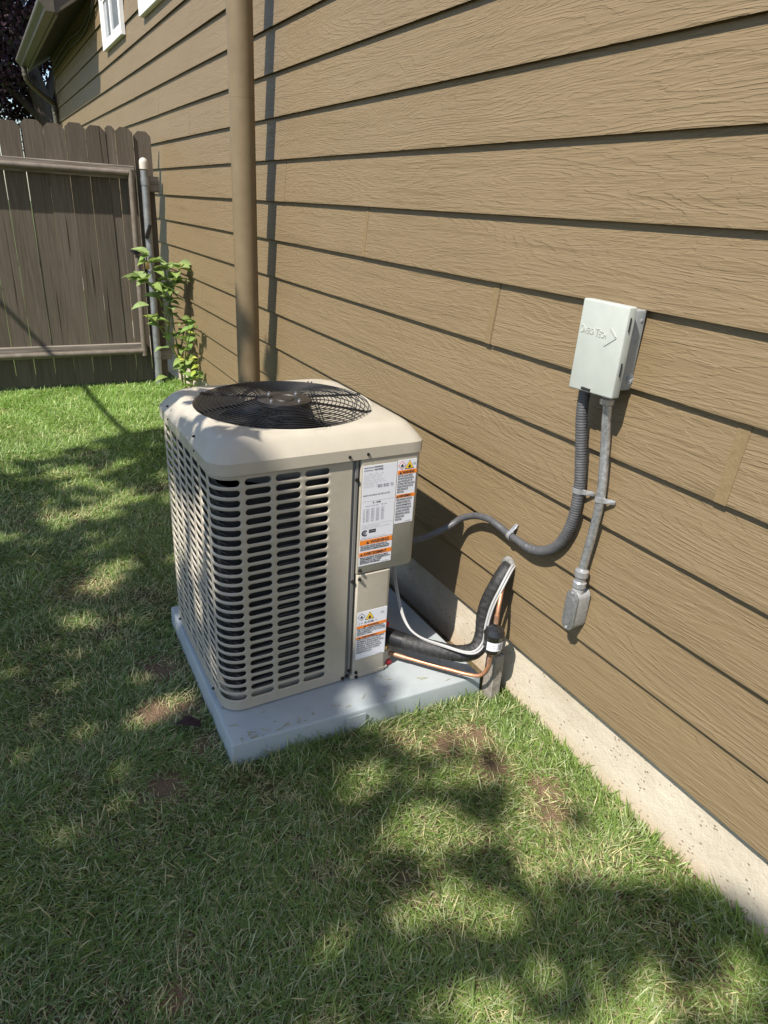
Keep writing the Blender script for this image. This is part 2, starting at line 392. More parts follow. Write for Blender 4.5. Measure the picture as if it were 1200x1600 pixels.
# flashing strip behind the nearest joints (smooth painted, seen left of the joint)
for rw, yj, w_ in ((4, .766, .030), (5, 1.621, .026), (6, 2.457, .022)):
    z0, z1 = rw*EXP+.0005, (rw+1)*EXP-.004
    MB().prism([(-.0125, yj+.001, z0), (-.0125, yj+w_, z0), (.0022, yj+w_, z1), (.0022, yj+.001, z1)], (.004, 0, 0)).build('joint_strip', M_strip, house)
MB().box((-.012, Y1W-.006, .0), (.05, Y1W+.02, ROWS*EXP)).build('corner_trim', M_trim, house)
# windows
def window(y0, y1, z0, z1):
    fr = MB(); w = .045; x0, x1 = -.042, -.004
    fr.box((x0, y0, z0), (x1, y0+w, z1)).box((x0, y1-w, z0), (x1, y1, z1)).box((x0, y0+w, z0), (x1, y1-w, z0+w)).box((x0, y0+w, z1-w), (x1, y1-w, z1))
    o = fr.build('window', M_white, house, .003, 1)
    ymid = (y0+y1)/2
    for k, (a, b, xs) in enumerate(((y0+w+.001, ymid+.02, -.036), (ymid+.021, y1-w-.001, -.024))):
        s = MB(); q = .038; zA, zB = z0+w+.001, z1-w-.001
        s.box((xs, a, zA), (xs+.02, a+q, zB)).box((xs, b-q, zA), (xs+.02, b, zB)).box((xs, a+q, zA), (xs+.02, b-q, zA+q)).box((xs, a+q, zB-q), (xs+.02, b-q, zB))
        s.build('sash', M_white, o, .002, 1, root=house)
        MB().box((xs+.010, a+q, zA+q), (xs+.014, b-q, zB-q)).build('pane', M_glass, o, root=house)
window(6.84, 7.78, 2.415, 2.86); window(5.15, 6.1, 2.41, 2.86)
# pent eave at the far end with its gutter
EY0, EY1 = 8.25, 12.75
MB().prism([(-.36, EY0+.03, 2.725), (-.36, EY0+.03, 2.865), (-.335, EY0+.03, 2.865), (-.335, EY0+.03, 2.725)], (0, EY1-EY0-.03, 0)).build('fascia', M_gutter, house, .003, 1)
MB().prism([(-.365, EY0, 2.725), (-.365, EY0, 2.88), (-.02, EY0, 3.14), (-.02, EY0, 2.965)], (0, .03, 0)).build('rake_board', M_gutter, house, .003, 1)
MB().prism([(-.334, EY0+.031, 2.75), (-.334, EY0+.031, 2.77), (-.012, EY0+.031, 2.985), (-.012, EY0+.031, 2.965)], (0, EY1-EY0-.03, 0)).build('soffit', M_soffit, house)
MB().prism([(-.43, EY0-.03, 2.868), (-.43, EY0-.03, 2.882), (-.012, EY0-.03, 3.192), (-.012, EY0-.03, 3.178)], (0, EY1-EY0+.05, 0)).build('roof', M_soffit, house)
prof = [(-.366, 2.845), (-.366, 2.74), (-.45, 2.74), (-.456, 2.762), (-.472, 2.782), (-.492, 2.80), (-.499, 2.812), (-.499, 2.838), (-.488, 2.838)]
inner = [(x+(.003 if x < -.37 else -.003), z+.003) for x, z in prof]
gu = MB()
pl = prof+[(-.488, 2.834), (-.494, 2.832), (-.494, 2.814), (-.488, 2.803), (-.469, 2.785), (-.452, 2.764), (-.447, 2.744), (-.370, 2.744), (-.370, 2.845)]
gu.prism([(x, EY0-.02, z) for x, z in pl], (0, 12.2-EY0, 0))
gu.prism([(x, EY0-.022, z) for x, z in prof], (0, -.004, 0)).prism([(x, 12.181, z) for x, z in prof], (0, .004, 0))
gut = gu.build('gutter', M_gutter, house)
path = spline([(-.415, 12.05, 2.745), (-.415, 12.05, 2.66), (-.40, 12.07, 2.60), (-.33, 12.15, 2.53), (-.16, 12.33, 2.43), (-.07, 12.42, 2.37), (-.055, 12.43, 2.28), (-.055, 12.43, 1.2), (-.055, 12.43, G)], 6)
rs = resample(path, .012); MB().tube(rs, [(.034 if (i//2) % 2 else .040) if 4 < i < 75 else .036 for i in range(len(rs))], 10).build('gutter_elbow', M_gutter, house, smooth=60)
# ------------------------------------------------------------------ cables under the eave, drain pipe
for k, (dz, lab) in enumerate(((0, 'upper thin black cable stapled along the siding under the eave'), (-.07, 'lower thin black cable stapled along the siding under the eave'))):
    c = MB().tube(spline([(-.03, 12.2, 2.83+dz), (-.03, 10.4, 2.85+dz*1.1), (-.03, 9.2, 2.80+dz), (-.035, 8.35, 2.83+dz*.6), (-.03, 7.95, 2.93+dz*.5), (-.03, 7.6, 3.06+dz*.4), (-.03, 7.2, 3.3+dz)], 6), .009, 6).build('cable', M_rope, smooth=60)
    tag(c, lab, 'cable', 'cables under the eave')
dp = thing('drain_pipe', (-.162, 3.435, G), 'tall round tan drain pipe standing off the siding behind the air conditioner', 'pipe')
MB().lathe((-.162, 3.435, 0), [(.0575, G-.02), (.0575, 1.66)], 32).build('lower_pipe', M_trim, dp, smooth=40)
MB().lathe((-.162, 3.435, 0), [(.0577, 1.6605), (.0577, 3.9)], 32).build('upper_pipe', M_trim, dp, smooth=40)
for z in (2.45,): MB().box((-.115, 3.42, z), (-.001, 3.45, z+.03)).build('bracket', M_trim, dp)

# ------------------------------------------------------------------ fence and gate
YF = 5.90
def picket(x0, x1, zt, parent, zb=G+.03, y=YF):
    c = min(.032, (x1-x0)*.3); tw = random.uniform(-.004, .004); n = 6
    L = [(x0, zb), (x1, zb)]+[(x1+random.uniform(-.0015, .0015), zb+(zt-c-zb)*k/n) for k in range(1, n)]+[(x1, zt-c), (x1-c, zt), (x0+c, zt), (x0, zt-c)]+[(x0+random.uniform(-.0015, .0015), zb+(zt-c-zb)*k/n) for k in range(n-1, 0, -1)]
    o = MB().prism([(x-x0, y+tw, z) for x, z in L], (0, .017, 0)); me = bpy.data.meshes.new('picket')
    me.from_pydata([Vector(q)-Vector((0, YF, G)) for q in o.v], [], o.f); me.update()
    ob = link('picket', me, M_fence, parent); ob.location = Vector((x0, YF, G))-BASE[parent.name]; return ob
gate = thing('gate', (-.9, YF, G), 'brown board gate of dog-eared pickets on a painted pipe frame', 'gate')
xs = [-2.94, -2.795, -2.65, -2.505, -2.36, -2.215, -2.07, -1.925, -1.78, -1.64, -1.50, -1.362, -1.222, -1.085, -.942, -.800, -.660, -.522, -.388, -.320, -.195]
for a, b in zip(xs, xs[1:]):
    gp = .0015 + random.random()*.0035
    picket(a+gp*.5, b-gp*.5, 1.655+random.uniform(-.008, .012)+(a+1)*.03, gate)
MB().box((-2.95, YF-.038, 1.335), (-.21, YF-.004, 1.425)).build('rail', M_rail, gate, .003, 1)
MB().box((-2.95, YF-.038, .025), (-.235, YF-.004, .115)).build('rail', M_rail, gate, .003, 1)
yp = YF-.062
MB().tube([(-2.95, yp, 1.375), (-.262, yp, 1.375)], .021, 14).build('frame_pipe', M_gpipe, gate, smooth=40)
MB().tube([(-2.95, yp, .058), (-.275, yp, .055)], .021, 14).build('frame_pipe', M_gpipe, gate, smooth=40)
MB().tube([(-.243, yp-.002, 1.40), (-.26, yp-.002, .02)], .0225, 14).build('frame_pipe', M_gpipe, gate, smooth=40)
lt = MB().tube([(-.30, yp-.03, .83), (-.17, yp-.04, .845)], .006, 8).tube(spline([(-.285, yp-.035, .83), (-.262, yp-.045, .80), (-.225, yp-.04, .76)], 4), .005, 8)
lt.lathe((-.252, yp-.002, 0), [(.027, .81), (.027, .845)], 14); lt.build('latch', M_screw, gate, smooth=40)
post = thing('gate_post', (-.15, 5.85, G), 'grey metal gate post with a pale dome cap between gate and siding', 'post')
MB().tube([(-.144, 5.845, 1.40), (-.158, 5.85, G)], .029, 18).build('pole', M_post, post, smooth=40)
MB().lathe((-.144, 5.845, 0), [(.0325, 1.41), (.0325, 1.45), (.031, 1.465), (.024, 1.478), (.011, 1.486), (.002, 1.488)], 18).build('dome_cap', M_postcap, post, smooth=60)
MB().lathe((-.144, 5.845, 0), [(.033, 1.30), (.033, 1.345)], 18).build('band', M_post, post, smooth=40)
MB().lathe((-.1545, 5.849, 0), [(.033, .0), (.033, .05)], 18).build('band', M_post, post, smooth=40)
hs = MB().prism([(-.185, 5.80, .93), (-.15, 5.80, 1.03), (-.125, 5.80, 1.02), (-.16, 5.80, .92)], (0, .03, 0)); hs.build('hasp', M_screw, post, .004, 1)
lk = thing('padlock', (-.19, 5.80, .70), 'small brass padlock hanging on the gate latch', 'padlock')
MB().box((-.202, 5.788, .70), (-.172, 5.803, .755)).build('lock_body', M_brass, lk, .003, 2)
MB().tube(spline([(-.197, 5.795, .75), (-.197, 5.795, .80), (-.187, 5.795, .82), (-.177, 5.795, .80), (-.177, 5.795, .75)], 5), .004, 8).build('shackle', M_bolt, lk, smooth=50)
fe = thing('fence', (-.1, YF, G), 'short dark fence piece with one picket between gate post and house', 'fence')
picket(-.188, -.064, 1.665, fe, y=YF+.01)
MB().box((-.135, YF-.03, 1.255), (-.035, YF+.008, 1.365)).build('rail', M_rail, fe, .003, 1)
MB().box((-.12, YF-.03, -.03), (-.03, YF+.008, .06)).build('rail', M_rail, fe, .003, 1)

# ------------------------------------------------------------------ equipment pad
PZ = G+.075
pd = MB()
def padring(off, z): return [(-.905+off, 1.425+off, z), (-.062-off, 1.383+off, z), (-.062-off, 2.215-off, z), (-.895+off, 2.215-off, z)]
pd.rings([padring(0, G-.05), padring(.004, PZ)], True, True, True)
pad = thing('equipment_pad', (-.5, 1.8, G), 'pale grey plastic pad under the beige air conditioner', 'pad')
pd.build('slab', M_pad, pad, .007, 3)
MB().prism([(-.555, 1.4025, G+.012), (-.49, 1.3992, G+.012), (-.49, 1.4003, PZ-.012), (-.555, 1.4035, PZ-.012)], (0, .003, 0)).build('side_notch', M_pad, pad, .001, 1)

# ------------------------------------------------------------------ air conditioner
X0, X1, Y0, Y1 = -.882, -.268, 1.552, 2.166
CX, CY = (X0+X1)/2, (Y0+Y1)/2
ac = thing('air_conditioner', (CX, CY, PZ), 'beige outdoor air conditioner with a black round fan guard on top', 'air conditioner')
ZB, ZT = PZ+.006, G+.838
RC = .06
def perim():
    """outline walked from the front panel seam leftwards round to the right side: list of (kind, length)"""
    segs = []
    def lin(a, b): a, b = Vector(a), Vector(b); d = (b-a); L = d.length; d /= L; n = Vector((-d.y, d.x)); segs.append((L, lambda s, a=a, d=d, n=n: (a+d*s, n)))
    def arc(c, a0, L=RC*math.pi/2): c = Vector(c); segs.append((L, lambda s, c=c, a0=a0: (c+RC*Vector((math.cos(a0-s/RC), math.sin(a0-s/RC))), Vector((math.cos(a0-s/RC), math.sin(a0-s/RC))))))
    lin((-.493, Y0), (X0+RC, Y0)); arc((X0+RC, Y0+RC), -math.pi/2)
    lin((X0, Y0+RC), (X0, Y1-RC)); arc((X0+RC, Y1-RC), math.pi)
    lin((X0+RC, Y1), (X1-RC, Y1)); arc((X1-RC, Y1-RC), math.pi/2)
    lin((X1, Y1-RC), (X1, 1.70))
    return segs
SEG = perim(); TOT = sum(q[0] for q in SEG)
def at(s, z, depth=0.0):
    for L, fn in SEG:
        if s <= L+1e-9: break
        s -= L
    p, n = fn(min(s, L)); return (p.x-n.x*depth, p.y-n.y*depth, z)
pan = MB()
S1 = .063                                                   # plain strip beside the seam
z_top, z_bot, NR = ZT-.014, ZB+.030, 25
pitch = (z_top-z_bot)/NR
L0, L1 = SEG[0][0], SEG[1][0]
cells = [(S1+.084*k, S1+.084*(k+1)) for k in range(3)]       # three flat columns, then one round the corner
c0 = cells[-1][1]; c1 = L0+L1+.006; cells.append((c0, c1))
nl = 6; wl_ = (L0+L1+SEG[2][0]-.006-c1)/nl; cells += [(c1+wl_*k, c1+wl_*(k+1)) for k in range(nl)]
c2 = cells[-1][1]; c3 = L0+L1+SEG[2][0]+L1+.006; cells.append((c2, c3))
nb = 6; wb = (SEG[4][0]-.012)/nb; cells += [(c3+wb*k, c3+wb*(k+1)) for k in range(nb)]
c4 = cells[-1][1]; c5 = c4+L1+.012; cells.append((c4, c5))
nrr = int((TOT-c5)/.085); wr = (TOT-c5-.01)/nrr; cells += [(c5+wr*k, c5+wr*(k+1)) for k in range(nrr)]
cend = cells[-1][1]
def slotcell(sa, sb, za, zb):
    arcy = (sb-sa) > .0845 or any(abs((sa+sb)/2-q) < .06 for q in (L0+L1/2,))
    sc, zc = (sa+sb)/2, (za+zb)/2; a = (sb-sa)/2-.0065; b = pitch*.335; nm = 7 if arcy else 2
    def loop(a, b):
        q = []
        for k in range(nm+1): q.append((sc-(a-b)+2*(a-b)*k/nm, zc+b))
        for ang in (67.5, 45, 22.5, 0, -22.5, -45, -67.5): q.append((sc+(a-b)+b*math.cos(math.radians(ang)), zc+b*math.sin(math.radians(ang))))
        for k in range(nm+1): q.append((sc+(a-b)-2*(a-b)*k/nm, zc-b))
        for ang in (247.5, 225, 202.5, 180, 157.5, 135, 112.5): q.append((sc-(a-b)+b*math.cos(math.radians(ang)), zc+b*math.sin(math.radians(ang))))
        return q
    out = []
    for (s, z), k in zip(loop(a, b), range(999)):
        out.append([s, z])
    rec = []
    for k in range(nm+1): rec.append((sa if k == 0 else sb if k == nm else out[k][0], zb))
    # corner handling: the 45 degree point of each end takes the cell's corner
    e1 = nm+1
    rec[0] = (out[0][0], zb); rec[nm] = (out[nm][0], zb)
    rec += [((out[nm][0]+sb)/2, zb), (sb, zb), (sb, (zb+zc)/2), (sb, zc), (sb, (za+zc)/2), (sb, za), ((out[nm][0]+sb)/2, za)]
    rec += [(out[e1+7+k][0], za) for k in range(nm+1)]
    rec += [((out[0][0]+sa)/2, za), (sa, za), (sa, (za+zc)/2), (sa, zc), (sa, (zb+zc)/2), (sa, zb), ((out[0][0]+sa)/2, zb)]
    ring = lambda pts, d: [at(s, z, d) for s, z in pts]
    tilt = lambda pts, d: [at(s, z, d+(.0006 if z < zc else 0.0)) for s, z in pts]   # lower lip curls in deeper
    pan.rings([ring(rec, 0), ring(loop(a+.0018, b+.0018), 0), ring(loop(a+.0006, b+.0006), .0007), ring(loop(a, b), .0014), tilt(loop(a-.0003, b-.0003), .0026)])
for (sa, sb) in cells:
    for rr_ in range(NR): slotcell(sa, sb, z_bot+rr_*pitch, z_bot+(rr_+1)*pitch)
def strip(s0, s1, z0, z1):
    n = max(2, int((s1-s0)/.012)); pan.rings([[at(s0+(s1-s0)*k/n, z, 0) for k in range(n+1)] for z in (z0, z1)], False)
strip(S1, cend, ZB, z_bot); strip(S1, cend, z_top, ZT+.002)
pan.rings([[at(s, z, 0) for s in (0, S1)] for z in (ZB, ZT+.002)], False)
pan.rings([[at(s, z, d) for z in (ZB, ZT+.002)] for s, d in ((0, 0), (0, .012))], False)       # folded edge at the seam
nB = 90; pan.rings([[at(cend*k/nB, ZB, d) for k in range(nB+1)] for d in (0, .015)], False)
pan.build('louvered_panel', M_beige, ac, smooth=40)
# coil behind the louvres
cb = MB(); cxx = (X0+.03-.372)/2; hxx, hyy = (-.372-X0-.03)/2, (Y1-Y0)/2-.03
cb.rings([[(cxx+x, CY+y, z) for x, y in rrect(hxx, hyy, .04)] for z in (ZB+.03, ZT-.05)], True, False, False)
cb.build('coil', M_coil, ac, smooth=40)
ct = MB()
for k in range(24):
    z = ZB+.05+k*.0285
    ct.tube([(cxx+x, CY+y, z+(.006 if i % 2 else -.006)) for i, (x, y) in enumerate([(hxx-.02, -hyy-.004), (-hxx*.3, -hyy-.004), (-hxx+.03, -hyy-.004), (-hxx-.004, -hyy+.03), (-hxx-.004, 0), (-hxx-.004, hyy-.03)])], .0022, 5)
ct.build('coil_tubing', M_tube, ac)
MB().rings([[(CX+x*k, CY+y*k, ZB-.0) for x, y in rrect((X1-X0)/2-.02, (Y1-Y0)/2-.02, .05)] for k in (1.0,)]+[[(CX+x*.99, CY+y*.99, ZB+.045) for x, y in rrect((X1-X0)/2-.02, (Y1-Y0)/2-.02, .05)]], True, True, True).build('base_pan', M_beige, ac, smooth=40)
MB().lathe((CX, CY, 0), [(.20, PZ-.001), (.20, ZB+.001)], 24).build('base_feet', M_dark, ac)
# seam channel, access panel, service panel, corner post
MB().box((-.4925, Y0+.006, ZB+.002), (-.4825, Y0+.012, ZT)).box((-.4825, Y0-.0005, ZB+.02), (-.4745, Y0+.012, ZT)).build('seam_channel', M_seam, ac)
MB().box((-.4745, Y0+.014, ZB+.02), (-.467, Y0+.02, ZT)).build('seam_gap', M_dark, ac)
yP = Y0-.005
def panel_prof(xl, xr, rad, depth):
    q = [(xl, Y0+.015), (xl, yP+.006)]
    for k in range(5): a = math.radians(180+90*k/4); q.append((xl+.006+.006*math.cos(a), yP+.006+.006*math.sin(a)))
    for k in range(9): a = math.radians(270+90*k/8); q.append((xr-rad+rad*math.cos(a), yP+rad+rad*math.sin(a)))
    q.append((xr, Y0+depth)); return q
Zs = .2425
ap = MB(); pr = panel_prof(-.468, -.268, .022, .16)
ap.rings([[(x, y+.004, Zs-.006) for x, y in pr], [(x, y, Zs) for x, y in pr], [(x, y, ZT-.001) for x, y in pr]], False)
n = len(pr); 
bot = [(x, y, Zs-.006+.004) for x, y in pr]
ap.add([(-.466, Y0+.02, Zs-.004), (-.29, Y0+.02, Zs-.004), (-.269, Y0+.16, Zs-.004), (-.466, Y0+.16, Zs-.004), (-.466, yP+.004, Zs-.004), (-.290, yP+.004, Zs-.004), (-.269, yP+.03, Zs-.004)], [(4, 5, 6, 2, 3)])
ap.build('access_panel', M_beige, ac, smooth=40)
sp_ = MB(); pr2 = panel_prof(-.466, -.345, .014, .02)
sp_.rings([[(x, y, ZB+.004) for x, y in pr2], [(x, y, Zs-.012) for x, y in pr2], [(x, y+.004, Zs-.008) for x, y in pr2]], False)
sp_.build('service_panel', M_beige, ac, smooth=40)
MB().box((-.352, Y0+.012, ZB+.002), (-.346, 1.70, Zs-.006)).box((-.352, 1.70, ZB+.002), (X1-.001, 1.706, Zs-.004)).build('valve_recess', M_beige, ac)
MB().box((-.474, Y0-.0075, ZB-.004), (-.35, Y0+.01, ZB+.012)).box((-.35, Y0-.002, ZB-.004), (-.335, 1.62, ZB+.008)).build('base_flange', M_beige, ac, .003, 2)
# cap
def crr(h, rad, z, N=160, amt=1.0, cr=0):
    out = []
    R0 = rad
    for k in range(N):
        a = 2*math.pi*(k+.5)/N; c, s = math.cos(a), math.sin(a); rad = R0*(.5 if c > 0 > s else 1.0); ac_, as_ = abs(c), abs(s)
        t = h/max(ac_, as_); x, y = ac_*t, as_*t
        if x > h-rad and y > h-rad:                              # on the rounded corner: intersect the ray with the arc
            k0 = h-rad; b = k0*(ac_+as_); disc = b*b-(2*k0*k0-rad*rad); t = b+math.sqrt(max(disc, 0))
        if cr: t = cr if amt == 0 else max(t, cr)
        out.append((CX+c*t, CY+s*t, z))
    return out
def circ(rd, z, N=160): return [(CX+rd*math.cos(2*math.pi*(k+.5)/N), CY+rd*math.sin(2*math.pi*(k+.5)/N), z) for k in range(N)]
H = (X1-X0)/2+.0082; zc_ = G+.832; zt = G+.921
def blend(h, rad, z, cr): return crr(h, rad, z, cr=cr)
cpm = MB()
cpm.rings([crr(H-.006, .058, zc_+.012), crr(H-.003, .06, zc_), crr(H, .062, zc_+.002), crr(H, .062, zc_+.034), crr(H-.012, .064, zc_+.052),
           crr(H-.026, .07, zc_+.070), crr(H-.034, .075, zc_+.079), crr(H-.044, .08, zc_+.0855), blend(H-.056, .09, zt-.001, .2705), blend(H-.07, .10, zt, .2685), circ(.2670, zt+.001),
           circ(.2650, zt-.001), circ(.2625, zt-.006), circ(.261, zt-.014), circ(.260, zt-.05), circ(.259, zt-.16)])
cap = cpm.build('top_cap', M_cap, ac, smooth=27)
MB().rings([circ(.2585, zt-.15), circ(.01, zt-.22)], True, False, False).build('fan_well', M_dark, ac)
# fan guard: concentric wires, spokes, motor plate
def ring_wire(mb, rd, z, w, n=72, m_=6):
    for k in range(1): pass
    rs = []
    for j in range(n):
        a = 2*math.pi*j/n; c, s = math.cos(a), math.sin(a)
        rs.append([(CX+(rd+w*math.cos(2*math.pi*i/m_))*c, CY+(rd+w*math.cos(2*math.pi*i/m_))*s, z+w*math.sin(2*math.pi*i/m_)) for i in range(m_)])
    rs.append(rs[0]); mb.rings(rs)
gd = MB()
NRING = 15
for k in range(NRING):
    rd = .085+(.2555-.085)*k/(NRING-1); ring_wire(gd, rd, zt+.003+.012*(1-(rd/.2555)**2), .0014)
gd.build('guard_wires', M_black, ac, smooth=60)
for k in range(8):
    a = math.radians(5+45*k); c, s = math.cos(a), math.sin(a); m_ = MB()
    for off in (-.006, .006):
        m_.tube([(CX+c*q-s*off, CY+s*q+c*off, zt-.001+.012*(1-(q/.2555)**2)) for q in (.075, .14, .20, .255)]+[(CX+c*.268-s*off, CY+s*.268+c*off, zt+.004)], .0022, 6)
    m_.box((-.001, -.001, 0), (0, 0, .001)) if False else None
    m_.build('guard_spoke', M_black, ac, smooth=60)
mp = MB().lathe((CX, CY, zt+.010), [(.082, -.004), (.083, .001), (.078, .004), (.045, .0045), (.043, .001), (.030, .001), (.028, .005), (.002, .005)], 40)
mpo = mp.build('motor_plate', M_hub, ac, smooth=40)
for k in range(4):
    a = math.radians(30+90*k)
    MB().lathe((CX+.058*math.cos(a), CY+.058*math.sin(a), zt+.014), [(.0065, 0), (.0065, .004), (.004, .004), (.004, .008), (.002, .009)], 10).build('bolt', M_bolt, mpo, smooth=50, root=ac)
MB().lathe((CX, CY, 0), [(.07, zt-.11), (.075, zt-.1), (.075, zt-.005), (.06, zt)], 30).build('motor', M_dark, ac, smooth=40)
for k in range(3):
    a0 = math.radians(80+120*k); bl = MB(); rs = []
    for j in range(9):
        q = .07+(.245-.07)*j/8; row = []
        for i in range(7):
            ww = (i/6-.5); a = a0+ww*math.radians(72)*(.65+.35*j/8)+.15*(j/8); row.append((CX+q*math.cos(a), CY+q*math.sin(a), zt-.055-ww*.055-.01*(1-4*ww*ww)*-1))
        rs.append(row)
    bl.rings(rs, False); bl.build('fan_blade', M_blade, ac, smooth=60)
# screws
def screw(x, y, z, axis='-y', parent=ac, rad=.0048): MB().lathe((x, y, z) if axis == '-y' else (x, y, z), [(rad*1.25, 0), (rad*1.25, .0015), (rad, .0015), (rad*.9, .006), (rad*.5, .0068)], 8, axis).build('screw', M_screw, parent, smooth=40)
for (x, z) in ((-.507, ZT+.008), (-.450, ZT+.0095)): screw(x, Y0-.005, z)
for (x, z) in ((-.479, .545), (-.479, .215), (-.479, -.115), (-.50, ZB+.008), (-.486, ZB+.012)): screw(x, Y0-.001, z)
for (x, z) in ((-.459, .252), (-.459, .222), (-.456, -.125), (-.455, ZB+.004)): screw(x, yP-.003, z)
for (y, z) in ((1.70, ZT+.020), (2.0, ZT+.020), (1.70, ZT+.060), (2.0, ZT+.06)): screw(X0-.004, y, z, '-x', rad=.0035)
screw(X0, 1.66, ZT-.008, '-x', rad=.004); screw(X0, 2.10, ZT-.006, '-x', rad=.004); screw(X0, 1.67, ZB+.012, '-x', rad=.004); screw(X0, 2.09, ZB+.012, '-x', rad=.004)
sc_ = MB().lathe((X1+.004, 1.60, 0), [(.005, ZT+.012), (.004, ZT+.02)], 8); sc_.build('screw', M_screw, ac)
# stickers
yL = yP-.0008
def sticker(name, x0, x1, z0, z1, M=M_lblw):
    return MB().prism([(x0, yL, z0), (x1, yL, z0), (x1, yL, z1), (x0, yL, z1)], (0, .0011, 0)).build(name, M, ac)
def band(st, x0, x1, z0, z1, M=M_lblo, dy=.0003, name='colour_band'):
    return MB().prism([(x0, yL-dy, z0), (x1, yL-dy, z0), (x1, yL-dy, z1), (x0, yL-dy, z1)], (0, .0002, 0)).build(name, M, st, root=ac)
def put(st, body, size, x, z, M=M_ink, align='LEFT', sx=1.0, bold=0.0, dy=.0006, line=1.0, name='lettering', res=2):
    me = text_mesh(body, size, Vector((x, yL-dy, z))-BASE[ac.name], RX90, align, sx, bold, 0, 1.0, line, res); me.name = name
    return link(name, me, M, st)
def tri(st, x, z, s, M, dy=.0006, name='warning_triangle'):
    return MB().prism([(x-s*.58, yL-dy, z), (x+s*.58, yL-dy, z), (x, yL-dy, z+s)], (0, .0002, 0)).build(name, M, st, root=ac)
def flame(st, x, z, s, dy):
    pts = [(0, 0), (.32, .08), (.42, .34), (.30, .62), (.18, .50), (.10, 1.0), (-.16, .72), (-.24, .46), (-.30, .58), (-.42, .30), (-.30, .06)]
    MB().prism([(x+a*s, yL-dy, z+b*s) for a, b in pts], (0, .0002, 0)).build('flame_symbol', M_ink, st, root=ac)
def diamond(st, x, z, s, Mo):
    for k, (q, M) in enumerate(((1.0, Mo), (.84, M_lblw))):
        MB().prism([(x+s*q, yL-.0004-.0003*k, z), (x, yL-.0004-.0003*k, z+s*q), (x-s*q, yL-.0004-.0003*k, z), (x, yL-.0004-.0003*k, z-s*q)], (0, .0002, 0)).build('hazard_diamond', M, st, root=ac)
    flame(st, x, z-s*.42, s*.85, .0010)
def ytri(st, x, z, s):
    tri(st, x, z, s, M_ink, .0005); tri(st, x, z+s*.07, s*.84, M_yel, .0008); flame(st, x, z+s*.12, s*.45, .0011)
EN = ['RISK OF FIRE. AUXILIARY DEVICES', 'WHICH MAY BE IGNITION SOURCES', 'SHALL NOT BE INSTALLED IN THE', 'DUCTWORK, OTHER THAN AUXILIARY', 'DEVICES LISTED FOR USE WITH THE', 'SPECIFIC APPLIANCE. SEE', 'INSTRUCTIONS.']
FR = ["RISQUE D'INCENDIE. LES DISPOSITIFS", 'AUXILIAIRES SUSCEPTIBLES D\'ETRE', "UNE SOURCE D'INFLAMMATION NE", 'DOIVENT PAS ETRE INSTALLES DANS', 'LES CONDUITS, SAUF DISPOSITIFS', "REPERTORIES POUR L'UTILISATION", 'SPECIFIQUE. VOIR LES', 'INSTRUCTIONS.']
# rating plate
rp = sticker('rating_sticker', -.462, -.352, .3535, .5845)
put(rp, 'Model Number', .0058, -.459, .5765, M_inkb, sx=.85, bold=.0001); put(rp, 'N2A4S2518', .0062, -.427, .5765, M_ink, sx=.9, bold=.0002)
put(rp, 'Serial Number', .0058, -.459, .5685, M_inkb, sx=.85, bold=.0001); put(rp, 'X241730895', .0062, -.427, .5685, M_ink, sx=.9, bold=.0002)
put(rp, 'Volts   208/230      60 Hz      1 PH\nCompressor  RLA 9.0   LRA 46\nFan Motor   FLA 0.7   1/12 HP\nDesign Pressure  High 450  Low 250\nFactory Charge  R-454B   4.2 lb   1.9 kg\nMin. Circuit Amps   12.0\nMax. Fuse / Breaker   20 A', .0048, -.459, .5575, M_ltgrey, sx=.92, line=1.35)
put(rp, 'MIN 18    208 / 230 V    0.7 A\nMAX 30   187 / 253 V    1.2 A', .0046, -.412, .520, M_inkb, sx=.9, bold=.0002, line=1.2)
put(rp, 'Install in Accordance with NEC and CEC', .0056, -.459, .492, M_inkb, sx=.95, bold=.00015)
band(rp, -.459, -.355, .4745, .4751, M_ltgrey)
put(rp, 'R - 454B', .0072, -.413, .4665, M_ink, 'CENTER', bold=.0002)
put(rp, 'Required Charge Chart      Subcooling', .0045, -.449, .4585, M_inkb, sx=1.0)
put(rp, '\n'.join('%02d   %s' % (a, '    '.join('%03d.%d' % (random.randint(100, 450), random.randint(0, 9)) for _ in range(4))) for a in range(10, 64, 6)), .0052, -.456, .448, M_inkb, sx=.95, line=.92)
band(rp, -.459, -.355, .4000, .4006, M_ltgrey)
put(rp, 'SUITABLE FOR OUTDOOR USE\nACCEPTABLE POUR UTILISATION A L\'EXTERIEUR', .0045, -.459, .3935, M_ltgrey, sx=.95, line=1.2)
put(rp, 'C', .026, -.459, .3650, M_ink, bold=.0008); put(rp, 'SP', .010, -.4535, .3700, M_ink, bold=.0003)
band(rp, -.434, -.411, .3720, .3830, M_ink, name='mark_block'); put(rp, 'AHRI CERTIFIED', .0028, -.4325, .3768, M_lblw, sx=.9, dy=.0009)
put(rp, 'Assembled in USA of domestic and imported parts', .0042, -.459, .3575, M_ltgrey, sx=.95)
